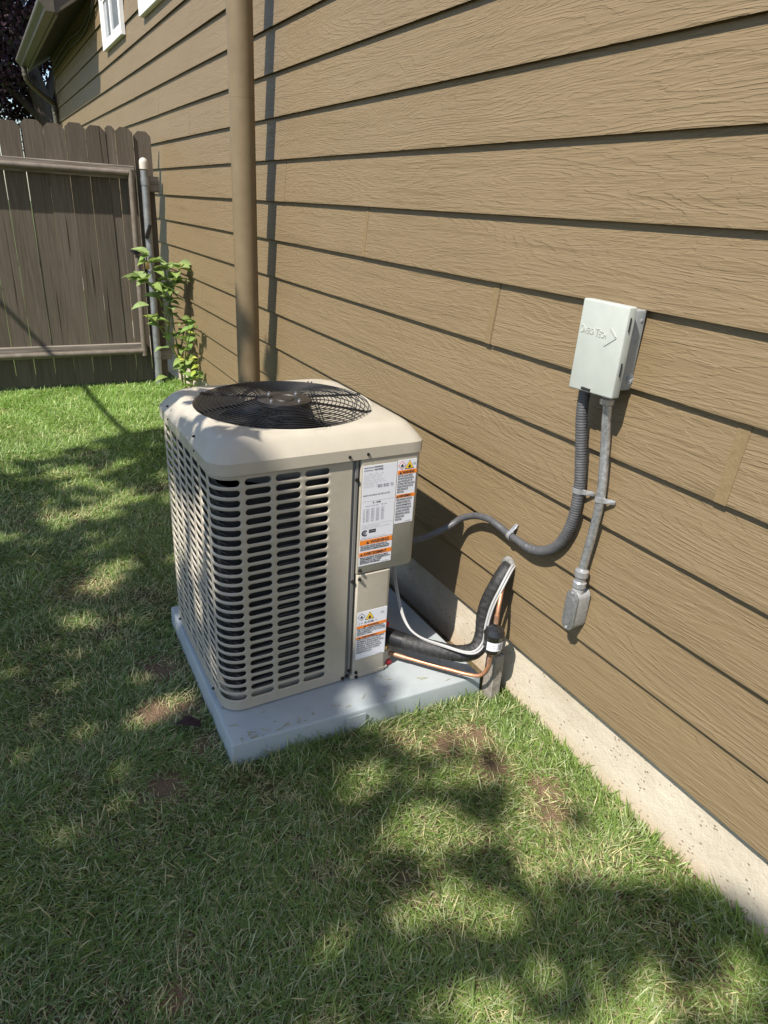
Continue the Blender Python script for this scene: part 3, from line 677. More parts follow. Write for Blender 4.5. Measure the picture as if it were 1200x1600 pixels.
# fire warning sticker under the rating plate
ws = sticker('warning_sticker', -.463, -.353, .2650, .3505)
band(ws, -.463, -.353, .3345, .3505); tri(ws, -.436, .3375, .0095, M_ink); put(ws, 'WARNING', .0140, -.427, .3375, M_ink, sx=.92, bold=.0004)
put(ws, 'RISK OF FIRE. DISPOSE OF PROPERLY IN\nACCORDANCE WITH FEDERAL OR LOCAL\nREGULATIONS. FLAMMABLE REFRIGERANT', .0062, -.460, .3282, M_ink, sx=.82, bold=.00025, line=.92)
band(ws, -.463, -.353, .2965, .3105); tri(ws, -.455, .2988, .0085, M_ink); put(ws, 'AVERTISSEMENT', .0128, -.448, .2990, M_ink, sx=.83, bold=.0004)
put(ws, "RISQUE D'INCENDIE. METTRE AU REBUT\nCONFORMEMENT A LA REGLEMENTATION\nFEDERALE OU LOCALE. FLUIDE\nFRIGORIGENE INFLAMMABLE", .0066, -.460, .2895, M_ink, sx=.80, bold=.00025, line=.92)
put(ws, '51-S-5 REV A', .005, -.385, .2670, M_ink, sx=.9)
# large hazard sticker on the right
hz = sticker('hazard_sticker', -.349, -.2865, .386, .588)
diamond(hz, -.3355, .5715, .0135, M_inkr); ytri(hz, -.3105, .5590, .0265); put(hz, 'A2L', .010, -.2985, .570, M_inkb, sx=.6)
band(hz, -.349, -.284, .5430, .5560); tri(hz, -.339, .5447, .0085, M_ink); put(hz, 'WARNING', .0112, -.333, .5453, M_ink, sx=.74, bold=.0004)
put(hz, '\n'.join(EN), .0085, -.3475, .5355, M_ink, sx=.385, bold=.0002, line=.98)
band(hz, -.349, -.284, .4690, .4800); tri(hz, -.3445, .4706, .0075, M_ink); put(hz, 'AVERTISSEMENT', .0092, -.3395, .4714, M_ink, sx=.60, bold=.0004)
put(hz, '\n'.join(FR), .0092, -.3475, .4605, M_ink, sx=.345, bold=.0002, line=1.0); put(hz, '51-S-4 REV A', .0045, -.313, .389, M_ink, sx=.9)
# lower hazard sticker
yL2 = yL
lh = sticker('service_sticker', -.459, -.353, -.077, .100)
diamond(lh, -.444, .0825, .0135, M_ink); ytri(lh, -.415, .0680, .028); put(lh, 'A2L', .010, -.377, .080, M_inkb, sx=.9)
put(lh, 'i  =  (R-454B)  >', .010, -.452, .0555, M_ink, sx=.95, bold=.0001)
band(lh, -.459, -.353, .0400, .0500); tri(lh, -.430, .0412, .0072, M_ink); put(lh, 'WARNING', .0095, -.423, .0420, M_ink, sx=.9, bold=.0003)
put(lh, 'RISK OF FIRE. FLAMMABLE REFRIGERANT\nUSED. TO BE REPAIRED ONLY BY TRAINED\nSERVICE PERSONNEL. DO NOT PUNCTURE\nREFRIGERANT TUBING.', .0070, -.457, .0345, M_ink, sx=.74, bold=.0002, line=.95)
band(lh, -.459, -.353, .0000, .0090); tri(lh, -.447, .001, .0070, M_ink); put(lh, 'AVERTISSEMENT', .0088, -.440, .0015, M_ink, sx=.85, bold=.0003)
put(lh, "RISQUE D'INCENDIE. FLUIDE FRIGORIGENE\nINFLAMMABLE. REPARATIONS PAR DU\nPERSONNEL QUALIFIE SEULEMENT. NE PAS\nPERFORER LA TUBULURE DU FLUIDE\nFRIGORIGENE. CONSULTER LE MANUEL\nD'INSTALLATION AVANT LE SERVICE.\nELIMINER SELON LA LOI.", .0082, -.457, -.006, M_ink, sx=.62, bold=.0002, line=.98)
put(lh, '51-S-3 REV A', .005, -.385, -.0755, M_ink, sx=.9)
# service valves
vy = 1.60
MB().tube([(-.35, vy+.02, -.045), (-.325, vy+.015, -.045)], .014, 10).build('service_valve', M_brass, ac, smooth=40)
MB().tube([(-.35, vy-.005, -.118), (-.305, vy-.012, -.119)], .009, 8).lathe((-.325, vy-.01, 0), [(.010, -.128), (.010, -.085), (.006, -.083)], 10).build('service_valve', M_brass, ac, smooth=40)
for (x, y, z) in ((-.318, 1.585, -.148), (-.312, 1.625, -.022)): MB().lathe((x, y, z), [(.011, 0), (.012, .003), (.011, .016), (.007, .018)], 12, '-y').build('valve_cap', M_red, ac, smooth=40)

# ------------------------------------------------------------------ disconnect box on the wall
db = thing('disconnect_box', (-.05, 1.13, .86), 'light grey electrical disconnect box with embossed name and arrow on its cover', 'electrical box')
xf = -.088
MB().box((-.070, 1.075, .885), (-.0085, 1.195, 1.068)).build('back_box', M_boxd, db, .004, 2)
cv = MB(); cv.prism([(xf, 1.198, .868), (xf, 1.058, .873), (xf, 1.056, 1.078), (xf, 1.196, 1.080)], (.026, 0, 0)); cv.build('cover', M_box, db, .004, 3)
MB().box((xf-.003, 1.125, .8745), (xf+.004, 1.153, .8805)).build('lock_slot', M_dark, db)
for z0 in (1.025, .925): MB().box((-.0895+.010, 1.0545, z0), (-.0895+.013, 1.0566, z0+.030)).build('side_slot', M_dark, db)
def on_side(mb, y, z, r0, r1, h):     # discs on the box's side that faces the camera
    mb.lathe((0, 0, 0), [(r0, 0)], 3)
kn = MB(); kn.lathe((-.0205, 1.075, .912), [(.0115, 0), (.0115, .0014), (.0096, .0014), (.0096, .0002), (.0072, .0002), (.0072, .0016), (.0055, .0016), (.0055, .0002)], 20, '-y'); kn.build('knockout', M_boxd, db, smooth=30)
for (x, z) in ((-.020, 1.045), (-.024, .998)): MB().lathe((x, 1.075, z), [(.0045, 0), (.0045, .001), (.002, .0016)], 12, '-y').build('rivet', M_boxd, db, smooth=50)
rotc = Matrix(((0, 0, -1, 0), (-1, 0, 0, 0), (0, 1, 0, 0), (0, 0, 0, 1)))          # reads towards -y, faces -x
me = text_mesh('D', .026, Vector((xf-.0004, 1.189, 1.004))-BASE[db.name], rotc, 'LEFT', .62, 0, .0009)
link('embossed_letters', me, M_box, db)
me = text_mesh('IVERSI', .0195, Vector((xf-.0004, 1.1785, 1.004))-BASE[db.name], rotc, 'LEFT', .62, 0, .0009); link('embossed_letters', me, M_box, db)
me = text_mesh('T', .026, Vector((xf-.0004, 1.1415, 1.0020))-BASE[db.name], rotc, 'LEFT', .72, 0, .0009); link('embossed_letters', me, M_box, db)
me = text_mesh('ECH', .0195, Vector((xf-.0004, 1.1305, 1.0020))-BASE[db.name], rotc, 'LEFT', .62, 0, .0009); link('embossed_letters', me, M_box, db)
ar = MB(); 
for (a, b) in (((1.098, 1.0265), (1.0775, 1.0085)), ((1.0775, 1.0085), (1.1085, .986))):
    d = Vector((0, b[0]-a[0], b[1]-a[1])).normalized(); q = Vector((0, -d.z, d.y))*.0018; A = Vector((xf-.0016, *a)); B = Vector((xf-.0016, *b))
    ar.prism([A+q, B+q, B-q, A-q], (.002, 0, 0))
ar.build('embossed_arrow', M_box, db)

def strap(name, c, along, rad, parent_, side=1):
    """one-hole strap round a conduit lying on the wall; c on the conduit's axis"""
    c = Vector(c); t = Vector(along).normalized(); out = Vector((-1, 0, 0)); lat = out.cross(t).normalized()*side
    m_ = MB(); rs = []
    for k in range(13):
        a = math.radians(-10+200*k/12); n_ = (lat*math.cos(a)+out*math.sin(a))
        rs.append([c+n_*(rad+.0006)-t*.007, c+n_*(rad+.0022)-t*.0075, c+n_*(rad+.0022)+t*.0075, c+n_*(rad+.0006)+t*.007])
    m_.rings(rs)
    ee = c+lat*(rad+.013); ee.x = -.011
    p0 = c+lat*(rad+.001); p0.x = min(p0.x, -.012)
    m_.prism([p0-t*.007+Vector((-.002, 0, 0)), ee+lat*.010-t*.006, ee+lat*.010+t*.006, p0+t*.007+Vector((-.002, 0, 0))], (-.003, 0, 0))
    o = m_.build(name, M_zinc, parent_, .0006, 1, smooth=40)
    MB().lathe(ee+Vector((-.003, 0, 0)), [(.0062, 0), (.0062, .003), (.004, .0055), (.001, .006)], 10, '-x').build('strap_screw', M_zinc, o, smooth=50, root=parent_)
# grey liquid-tight conduit
gc = thing('grey_conduit', (-.045, 1.183, .86), 'dark grey ribbed conduit looping from disconnect box to the air conditioner', 'conduit')
gpath = spline([(-.045, 1.183, .885), (-.043, 1.180, .80), (-.034, 1.168, .70), (-.030, 1.154, .602), (-.030, 1.159, .498), (-.030, 1.199, .411), (-.030, 1.277, .363), (-.030, 1.373, .360), (-.034, 1.472, .371), (-.037, 1.517, .367), (-.042, 1.560, .354), (-.055, 1.607, .326), (-.08, 1.623, .300), (-.13, 1.639, .272), (-.20, 1.648, .256), (-.275, 1.66, .256)], 10)
rs = resample(gpath, .0022)
def ribr(i, q):
    amp_ = .0011 if (i < 280 or 330 < i < 345) else .0002
    return .0145-.0035*min(1, max(0, (i-250)/60))+amp_*math.sin(i*2*math.pi/3.2)
MB().tube(rs, [ribr(i, q) for i, q in enumerate(rs)], 14).build('flexible_conduit', M_cond, gc, smooth=70)
strap('strap', (-.030, 1.154, .602), (0, -.02, 1), .0155, gc, -1)
strap('strap', (-.030, 1.385, .361), (0, 1, .02), .0125, gc, -1)
# metal conduit and its conduit body
mc = thing('metal_conduit', (-.04, 1.11, .30), 'bent galvanized steel conduit running down from the disconnect box', 'conduit')
mpath = spline([(-.042, 1.108, .865), (-.036, 1.104, .80), (-.030, 1.098, .74), (-.028, 1.084, .64), (-.028, 1.080, .58), (-.029, 1.083, .50), (-.032, 1.087, .42), (-.036, 1.086, .375), (-.037, 1.084, .345)], 10)
MB().tube(resample(mpath, .006), .0115, 16).build('conduit_pipe', M_galv, mc, smooth=60)
MB().lathe((-.0425, 1.109, 0), [(.014, .842), (.018, .846), (.018, .858), (.014, .862), (.014, .885)], 16).build('connector', M_zinc, mc, smooth=40)
MB().lathe((-.037, 1.0845, 0), [(.0125, .402), (.018, .398), (.0185, .382), (.0145, .378), (.0145, .368), (.0185, .364), (.019, .350), (.014, .346), (.014, .335)], 18).build('connector', M_zinc, mc, smooth=40)
strap('strap', (-.028, 1.0815, .605), (0, -.01, 1), .012, mc, -1)
lb = thing('conduit_body', (-.037, 1.08, .23), 'grey cast conduit body with an oval stamped cover at the pipe end', 'conduit body')
q = []
mbod = MB()
def stad(w, z0, z1, n=8):     # stadium in the y-z plane
    out = []
    for k in range(n+1): a = math.pi*k/n; out.append((w*math.cos(a), z1-w+w*math.sin(a)))
    for k in range(n+1): a = math.pi+math.pi*k/n; out.append((w*math.cos(a), z0+w+w*math.sin(a)))
    return out
YB = 1.082
mbod.rings([[(x, YB+a*s, z) for a, z in stad(.019, .222, .338)] for x, s in ((-.007, .9), (-.012, 1.0), (-.054, 1.0))], True, True, True)
mbod.build('cast_body', M_lb, lb, smooth=35)
MB().lathe((-.037, 1.0845, 0), [(.0165, .325), (.0165, .345)], 16).build('hub', M_lb, lb, smooth=40)
MB().rings([[(x, YB+a*s, .280+(z-.280)*s) for a, z in stad(.021, .219, .341)] for x, s in ((-.0545, 1.0), (-.0575, 1.0), (-.0590, .94))], True, True, True).build('cover', M_lbc, lb, smooth=35)
MB().rings([[(x, YB+a, z) for a, z in stad(.0125*s, .238, .320)] for x, s in ((-.0588, 1), (-.0602, .9))], True, False, True).build('cover_panel', M_lbc, lb, smooth=35)
for z in (.226, .334): MB().lathe((-.0585, YB, z), [(.005, 0), (.005, .002), (.003, .0035)], 10, '-x').build('cover_screw', M_zinc, lb, smooth=40)
me = text_mesh('LB 50', .009, Vector((-.0603, YB-.003, .262))-BASE[lb.name], Matrix(((0, 0, -1, 0), (-1, 0, 0, 0), (0, 1, 0, 0), (0, 0, 0, 1))) @ Matrix.Rotation(math.radians(90), 4, 'Z'), 'LEFT', .9, 0, .0004); link('embossed_letters', me, M_lbc, lb)

# ------------------------------------------------------------------ refrigerant lines
ins = MB(); ip = spline([(.0, 1.400, .240), (-.030, 1.388, .225), (-.055, 1.388, .185), (-.070, 1.395, .135), (-.080, 1.394, .075), (-.090, 1.381, .018), (-.115, 1.374, -.025), (-.165, 1.388, -.035), (-.22, 1.435, -.035), (-.28, 1.515, -.042), (-.335, 1.61, -.048)], 10)
rs = resample(ip, .003)
sl_ = thing('insulated_line', (-.1, 1.38, -.05), 'thick black foam-wrapped refrigerant line bending from wall to the air conditioner', 'refrigerant line')
cut = int(len(rs)*.86)
MB().tube(rs[:cut], [(.0268+.0004*math.sin(i*.9)+.0008*math.sin(i*.13)) for i in range(cut)], 16).build('foam_wrap', M_foam, sl_, smooth=60)
MB().tube(rs[cut-1:], .0275, 16).build('taped_end', M_black, sl_, smooth=60)
for fi in (.30, .60): 
    k = int(len(rs)*fi); c = rs[k]; t = (rs[k+1]-rs[k-1]).normalized(); MB().tube([c-t*.002, c+t*.002], .0285, 16).build('zip_tie', M_rope, sl_, smooth=50)
MB().lathe((-.004, 1.402, .245), [(.030, 0), (.028, .006), (.024, .012), (.014, .014)], 14, '-x').build('sealant', M_putty, sl_, smooth=60)
cpath = [(-.30, 1.64, .25), (-.30, 1.62, .204), (-.285, 1.605, .10), (-.278, 1.555, .020), (-.262, 1.492, -.006), (-.222, 1.405, .002), (-.165, 1.343, .000), (-.128, 1.333, .030), (-.116, 1.343, .09), (-.100, 1.348, .15), (-.074, 1.350, .205), (-.030, 1.368, .250), (.0, 1.385, .258)]
cmb = MB()
cmb.tube(spline(cpath, 8), .0040, 10); cmb.tube([q+Vector((.003, -.0064, -.003)) for q in spline(cpath, 8)], .0032, 8)
cw = cmb.build('control_cable', M_wire, smooth=60)
tag(cw, 'twin pale grey control cable draped along the black insulated line', 'cable')
cu_ = thing('copper_line', (-.1, 1.33, -.1), 'thin bare copper tube running low over the pad to the filter drier', 'copper pipe')
MB().tube(spline([(-.335, 1.60, -.119), (-.31, 1.584, -.119), (-.25, 1.508, -.118), (-.18, 1.422, -.116), (-.14, 1.375, -.115), (-.115, 1.340, -.104), (-.102, 1.324, -.072), (-.100, 1.320, -.03), (-.100, 1.318, .02)], 8), .0062, 10).build('lower_tube', M_copper, cu_, smooth=60)
MB().tube(spline([(-.1, 1.316, .09), (-.098, 1.318, .135), (-.085, 1.330, .17), (-.055, 1.358, .205), (-.015, 1.388, .232), (.0, 1.395, .236)], 8), .0062, 10).build('upper_tube', M_copper, cu_, smooth=60)
for (a, b) in (((-.310, 1.584, -.119), (-.272, 1.536, -.1185)), ((-.1003, 1.321, -.045), (-.1, 1.318, -.005)), ((-.099, 1.3165, .10), (-.098, 1.318, .134))): MB().tube([a, b], .0078, 10).build('brazed_joint', M_braze, cu_, smooth=50)
fd = thing('filter_drier', (-.1, 1.317, .0), 'black cylindrical filter drier with a white label on the copper line', 'filter drier')
MB().lathe((-.1, 1.317, 0), [(.008, -.008), (.009, .0), (.027, .006), (.0305, .012), (.0305, .064), (.0325, .067), (.0325, .073), (.0305, .076), (.026, .088), (.012, .096), (.008, .098), (.008, .106)], 28).build('canister', M_drier, fd, smooth=35)
lm = MB(); rs2 = []
for k in range(13): 
    a = math.radians(195+110*k/12); rs2.append([(-.1+0.0309*math.cos(a), 1.317+0.0309*math.sin(a), z) for z in (.022, .052)])
lm.rings(rs2, False); lo = lm.build('paper_label', M_lblw, fd, smooth=60)
for k, (a0, w, z0, z1) in enumerate(((262, 3, .026, .048), (270, 5, .026, .048), (279, 4, .026, .048), (228, 14, .040, .043), (228, 18, .033, .035))):
    q = MB().rings([[(-.1+.0312*math.cos(math.radians(a)), 1.317+.0312*math.sin(math.radians(a)), z) for z in (z0, z1)] for a in (a0, a0+w*.5, a0+w)], False); q.build('printed_mark', M_ink if k < 3 else M_ltgrey, lo, root=fd)
st = MB().prism([(-.060, 1.335, G-.05), (-.060, 1.385, G-.05), (-.022, 1.385, G-.05), (-.022, 1.335, G-.05)], (0, 0, .23))
so_ = st.build('wooden_stake', M_stake, None, .003, 1); tag(so_, 'weathered grey wooden stake against the foundation below the filter drier', 'stake')

# ------------------------------------------------------------------ weed by the gate post
wd = thing('weed_plant', (-.12, 5.25, G), 'tall leafy green weed growing between the gate post and the siding', 'plant')
wb_ = BASE[wd.name]
stems = [[(-.09, 5.25, G), (-.11, 5.24, .05), (-.13, 5.26, .30), (-.15, 5.28, .52), (-.24, 5.26, .72), (-.28, 5.25, .86)], [(-.06, 5.2, G), (-.05, 5.18, -.05), (-.03, 5.15, .06)], [(-.10, 5.25, .0), (-.06, 5.2, .12), (-.02, 5.12, .10)], [(-.09, 5.2, G), (-.11, 5.1, .10), (-.10, 4.97, .30), (-.08, 4.88, .44)], [(-.09, 5.1, G), (-.08, 5.0, .0), (-.06, 4.86, .14)], [(-.12, 5.25, .1), (-.24, 5.2, .34), (-.34, 5.15, .44)], [(-.15, 5.27, .55), (-.10, 5.2, .72), (-.06, 5.15, .80)], [(-.09, 5.1, G), (-.08, 5.08, -.08), (-.05, 5.05, .04)], [(-.10, 5.3, .1), (-.06, 5.27, .3), (-.03, 5.22, .42)], [(-.12, 5.25, G), (-.10, 5.24, 0), (-.09, 5.22, .15), (-.03, 5.17, .26)],
         [(-.19, 5.27, .40), (-.14, 5.24, .58), (-.10, 5.22, .68)], [(-.18, 5.26, .30), (-.15, 5.27, .5), (-.17, 5.27, .78)], [(-.20, 5.28, .5), (-.28, 5.22, .64), (-.36, 5.18, .70)]]
for s_ in stems:
    q = spline(s_, 6); MB().tube(q, [.008*(1-.75*i/len(q)) for i in range(len(q))], 6).build('stem', mat('stem_green', (.16, .19, .06), .6), wd, smooth=60)
def leaf_mesh(L, W, col):
    """pointed oval leaf with a folded midrib"""
    n = 7; vs = []; fs = []
    for i in range(n+1):
        t = i/n; w = W*math.sin(math.pi*min(1, t*.97+.03)**.8)*.5*(1-.25*t); z = .10*L*math.sin(t*2.2)-.22*L*t*t
        ser = 1+.10*(i % 2)
        vs += [(-w*ser, L*t, z+w*.35), (0, L*t, z), (w*ser, L*t, z+w*.35)]
    for i in range(n):
        a = i*3; fs += [(a, a+1, a+4, a+3), (a+1, a+2, a+5, a+4)]
    me = bpy.data.meshes.new('leaf'); me.from_pydata(vs, [], fs); me.update(); me.polygons.foreach_set('use_smooth', [True]*len(me.polygons))
    at_ = me.attributes.new('tint', 'FLOAT_COLOR', 'POINT')
    cc = np.array([[*(np.array(col)*random.uniform(.85, 1.15)*(1.25 if i % 3 == 1 else 1)), 1] for i in range(len(vs))]); at_.data.foreach_set('color', cc.astype(np.float32).ravel())
    me.materials.append(M_leaf); return me
LM = [leaf_mesh(.115, .08, (.20, .27, .08)), leaf_mesh(.09, .06, (.16, .25, .065)), leaf_mesh(.06, .04, (.30, .36, .06)), leaf_mesh(.05, .035, (.42, .40, .08)), leaf_mesh(.135, .09, (.24, .32, .13))]
def put_leaf(p, az, pit, kind, roll_=0):
    o = link('leaf', LM[kind], None, wd); o.location = Vector(p)-wb_; o.rotation_euler = (math.radians(pit), math.radians(roll_), math.radians(az)); return o
for s_ in stems:
    q = spline(s_, 8); n = len(q)
    for i in range(3, n, 3):
        hgt = (q[i].z-G)/1.1
        for _ in range(2 if i < n-5 else 3):
            put_leaf(q[i], random.uniform(0, 360), random.uniform(-25, 30), random.choice([0, 1, 1, 2, 2, 3] if hgt < .6 else [0, 0, 1, 4, 4, 2]), random.uniform(-25, 25))
for (p, az, k) in (((-.36, 5.18, .70), 95, 4), ((-.34, 5.18, .69), 60, 0), ((-.30, 5.2, .66), 130, 4), ((-.17, 5.27, .78), -40, 4), ((-.16, 5.27, .76), 10, 0), ((-.31, 5.25, .86), -20, 2), ((-.30, 5.26, .50), 100, 4), ((-.05, 5.2, .3), -100, 0), ((-.03, 5.17, .26), -80, 3), ((-.2, 5.2, .2), 120, 4), ((-.22, 5.2, -.02), 110, 0)): put_leaf(p, az, random.uniform(-10, 15), k, random.uniform(-20, 20))

# ------------------------------------------------------------------ trees
def sphere_dirs(n):
    v = rng.normal(size=(n, 3)); return v/np.linalg.norm(v, axis=1)[:, None]
pt = thing('plum_tree', (.75, 15.5, G), 'dark purple-leaved tree rising behind the fence past the house corner', 'tree')
tr = MB()
tr.tube(spline([(.75, 15.5, G-.1), (.45, 15.5, 1.2), (.15, 15.5, 2.35), (-.12, 15.5, 3.3), (-.4, 15.6, 4.6)], 6), [.24-.13*i/24 for i in range(25)], 12)
for e in ([(-.12, 15.5, 3.2), (-.9, 15.2, 4.0), (-1.8, 15, 4.6)], [(.1, 15.5, 2.6), (.6, 15.8, 3.8), (.9, 16, 5.0)], [(.2, 15.5, 2.2), (-.6, 15.9, 3.0), (-1.4, 16.2, 3.4)]): 
    q = spline(e, 6); tr.tube(q, [.09*(1-.7*i/len(q)) for i in range(len(q))], 8)
tr.build('trunk', M_bark, pt, smooth=60)
P = []; 
for (c, rad, n) in (((-.6, 15.8, 4.6), (2.2, 1.6, 1.4), 15000), ((-1.4, 15.6, 3.3), (1.6, 1.2, .9), 9000), ((.3, 16.6, 3.6), (1.4, .8, 1.2), 6000), ((-.3, 16.8, 2.6), (1.6, .8, .75), 6000), ((-1.8, 16.0, 2.3), (1.2, .9, .8), 4500)):
    q = sphere_dirs(n)*(rng.random((n, 1))**.45)*np.array(rad)+np.array(c); k = vnoise(q[:, 0]+q[:, 1]*.7, q[:, 2]+q[:, 1]*.3, 2.6, 5); P.append(q[k > .30])
P = np.concatenate(P); n = len(P); D = sphere_dirs(n); T = np.cross(D, sphere_dirs(n)); T /= np.linalg.norm(T, axis=1)[:, None]
tint = np.array([.035, .014, .022])*(.6+.9*rng.random((n, 1))); gr = rng.random(n) < .10; tint[gr] = np.array([.045, .06, .02])
cr = link('crown', leafmesh('crown', P-np.array(BASE[pt.name]), D, T, rng.uniform(.07, .12, n), rng.uniform(.045, .075, n), tint), M_leaf, pt); cr['kind'] = 'stuff'

# shade tree over the yard, left of and behind the viewer: leaves fill the volume whose shade falls on the lawn
SUNPOLY = [[(-.30, 1.50), (-.01, 1.37), (.4, 1.2), (.4, .58), (.02, .56), (-.13, .63), (-.26, .70), (-.30, .80), (-.30, .92), (-.36, .98), (-.36, 1.08), (-.38, 1.20), (-.46, 1.30)],
           [(.05, .44), (-.14, .29), (-.38, .41), (-.36, .46), (-.19, .4), (-.04, .42)]]
SUNSPOT = [(-.55, 1.23, .05), (-.57, 1.01, .045), (-.47, .99, .08), (-.53, .76, .058), (-.33, .84, .045), (-.67, .63, .04), (-1.12, 2.60, .05), (-1.04, 2.65, .055), (-.97, 2.75, .045), (-1.12, 3.95, .09), (-1.0, 3.99, .06), (-.86, 3.51, .06), (-.78, 3.56, .04), (-1.2, 3.33, .08), (-1.06, 3.35, .09), (-.95, 3.38, .05),
           (-1.4, 1.72, .03), (-1.25, 1.76, .028), (-.98, 1.76, .04), (-1.06, 1.74, .045), (-.48, .59, .045), (-.66, 1.54, .05), (-.46, 1.52, .045), (-.72, 1.20, .03),
           (-.45, 2.35, .06), (-.52, 2.12, .07), (-.60, 2.22, .05), (-.55, 1.95, .05), (-.42, 1.98, .05), (-.45, 2.55, .06), (-.65, 1.9, .04)]
SHADESPOT = [(-.27, 1.19, .045), (-.21, 1.12, .035), (-.31, 1.02, .05), (-.23, .58, .10), (-.08, .53, .07), (-.30, .68, .06), (-.05, .47, .05), (-.26, 1.93, .05), (-.22, 1.85, .035), (-.30, 2.05, .06), (-.26, 2.2, .05), (-.33, 1.8, .06), (-.20, 2.32, .05), (-.14, .84, .03), (.40, 3.70, .05), (.30, 3.65, .05), (.5, 3.76, .06), (.2, 3.59, .06), (.45, 3.66, .05)]
YFAR = [(-4.5, 4.2), (-1.7, 4.25), (-1.4, 4.23), (-1.17, 4.18), (-.98, 4.37), (-.64, 4.56), (-.34, 4.60), (-.30, 3.9), (-.36, 3.2), (-.30, 2.7), (-.34, 2.2), (-.31, 1.5), (-.2, 1.3), (-.02, .66), (.03, .52), (.045, .42), (.0, .32), (-.12, .2), (-.12, -1.2), (-4.5, -1.2)]
HALF = [([(-.58, 1.36), (-.37, 1.42), (-.30, 1.25), (-.29, .96), (-.27, .8), (-.31, .67), (-.47, .60), (-.63, .68), (-.70, .93), (-.67, 1.18)], .54),
        ([(-.53, .65), (-.33, .50), (-.09, .34), (-.16, .22), (-.70, .48), (-.76, .66)], .47), ([(-1.6, 4.2), (-.5, 4.45), (-.6, 3.3), (-1.6, 3.1)], .60), ([(-.75, 1.42), (-.3, 1.39), (-.3, 1.56), (-.75, 1.56)], .52),
        ([(-.75, 1.7), (-.40, 1.7), (-.38, 2.7), (-.72, 2.7)], .52)]
def shade(x, y):
    s = inpoly(x, y, YFAR)
    for pl_ in SUNPOLY: s &= ~inpoly(x, y, pl_)
    w = .02*(vnoise(x, y, 9, 2)-.5)*2
    for (a, b, rr_) in SUNSPOT: s &= ~(np.hypot(x-a, y-b)+w < rr_*1.15)
    n2 = .6*vnoise(x, y, 11, 62)+.4*vnoise(x*.9+y*.3, y, 23, 63)
    for pl_, th in HALF: s &= ~(inpoly(x, y, pl_) & (n2 > th))
    for (a, b, rr_) in SHADESPOT: s |= (np.hypot(x-a, y-b)+w < rr_)
    return s
n0 = 46000
gx = rng.uniform(-3.6, .7, n0); gy = rng.uniform(-1.2, 5.0, n0); ok = shade(gx, gy)
# thin the canopy irregularly so that small flecks of sun get through
ok &= (vnoise(gx, gy, 7, 9) > .10) | (rng.random(n0) < .5)
ok &= ~((vnoise(gx, gy, 13, 91) > .76) & (vnoise(gx, gy, 2.3, 92) > .45))
gx, gy = gx[ok], gy[ok]; n = len(gx)
hh = rng.uniform(2.7, 5.0, n); near = gy*0 > 1
hh = 4.4+2.4*np.clip(.5*vnoise(gx, gy, 1.6, 3)+.5*rng.random(n), 0, 1)
P = np.c_[gx-hh/1.36, gy-hh*.38/1.36, G+hh]
sd = -np.array(SUN); D = sd+.55*sphere_dirs(n); D /= np.linalg.norm(D, axis=1)[:, None]; T = np.cross(D, sphere_dirs(n)); T /= np.linalg.norm(T, axis=1)[:, None]
Lf = rng.uniform(.06, .10, n); P -= T*(Lf*.5)[:, None]
st_ = thing('shade_tree', (-6.0, -1.2, G), 'leafy green shade tree standing left of the yard and casting the dappled shade', 'tree')
tint = np.array([.05, .085, .02])*(.7+.6*rng.random((n, 1)))
cr = link('crown', leafmesh('crown', P-np.array(BASE[st_.name]), D, T, Lf, Lf*.72, tint), M_leaf, st_); cr['kind'] = 'stuff'
tr = MB(); tr.tube(spline([(-6.0, -1.2, G-.1), (-5.95, -1.15, 2.0), (-5.8, -1.0, 3.6), (-5.6, -.6, 5.2), (-5.5, -.2, 7.0)], 6), [.24-.13*i/24 for i in range(25)], 12)
for e in ([(-5.85, -1.0, 3.2), (-5.3, -.1, 4.6), (-5.0, 1.0, 5.4), (-4.9, 2.4, 6.0)], [(-5.8, -1.0, 3.6), (-5.0, -1.5, 4.8), (-4.4, -1.9, 5.6)], [(-5.7, -.8, 4.6), (-6.3, .4, 5.6), (-6.8, 1.3, 6.3)]):
    q = spline(e, 6); tr.tube(q, [.05*(1-.8*i/len(q)) for i in range(len(q))], 8)
tr.build('trunk', M_bark, st_, smooth=60)
nb_ = 130
bx = rng.uniform(-.27, -.01, nb_); by = rng.uniform(1.87, 2.42, nb_); keep_ = vnoise(bx, by, 7, 77) > .47; bx = np.r_[bx[keep_], -.255, -.235, -.275, -.24, -.155, -.14, -.21]; by = np.r_[by[keep_], 1.785, 1.825, 1.82, 1.80, 1.885, 1.90, 1.86]; nb_ = len(bx)
bh = rng.uniform(1.95, 2.45, nb_); P = np.c_[bx-bh/1.36, by-bh*.38/1.36, G+bh]
D = sd+.35*sphere_dirs(nb_); D /= np.linalg.norm(D, axis=1)[:, None]; T = np.cross(D, sphere_dirs(nb_)); T /= np.linalg.norm(T, axis=1)[:, None]
cr2 = link('leaf_spray', leafmesh('leaf_spray', P-np.array(BASE[st_.name]), D, T, rng.uniform(.07, .11, nb_), rng.uniform(.035, .055, nb_), np.array([.05, .085, .02])*(.7+.6*rng.random((nb_, 1)))), M_leaf, st_); cr2['kind'] = 'stuff'
MB().tube(spline([(-5.5, -.4, 5.6), (-4.6, .2, 4.6), (-3.4, .8, 3.4), (-2.2, 1.15, 2.3), (-1.75, 1.45, 1.95)], 6), [.04*(1-.8*i/25) for i in range(25)], 8).build('branch', M_bark, st_, smooth=60)
oc = MB().tube(spline([(-3.35, 12.0, 2.72), (-3.03, 8.0, 2.70), (-2.897, 5.04, 2.70), (-2.83, 3.9, 2.72), (-3.1, 3.2, 3.2), (-4.2, 2.3, 4.8), (-4.95, 1.9, 5.75)], 6), .019, 8).build('overhead_cable', M_rope, smooth=60)
tag(oc, 'black cable strung overhead along the yard, left of the wall', 'cable')

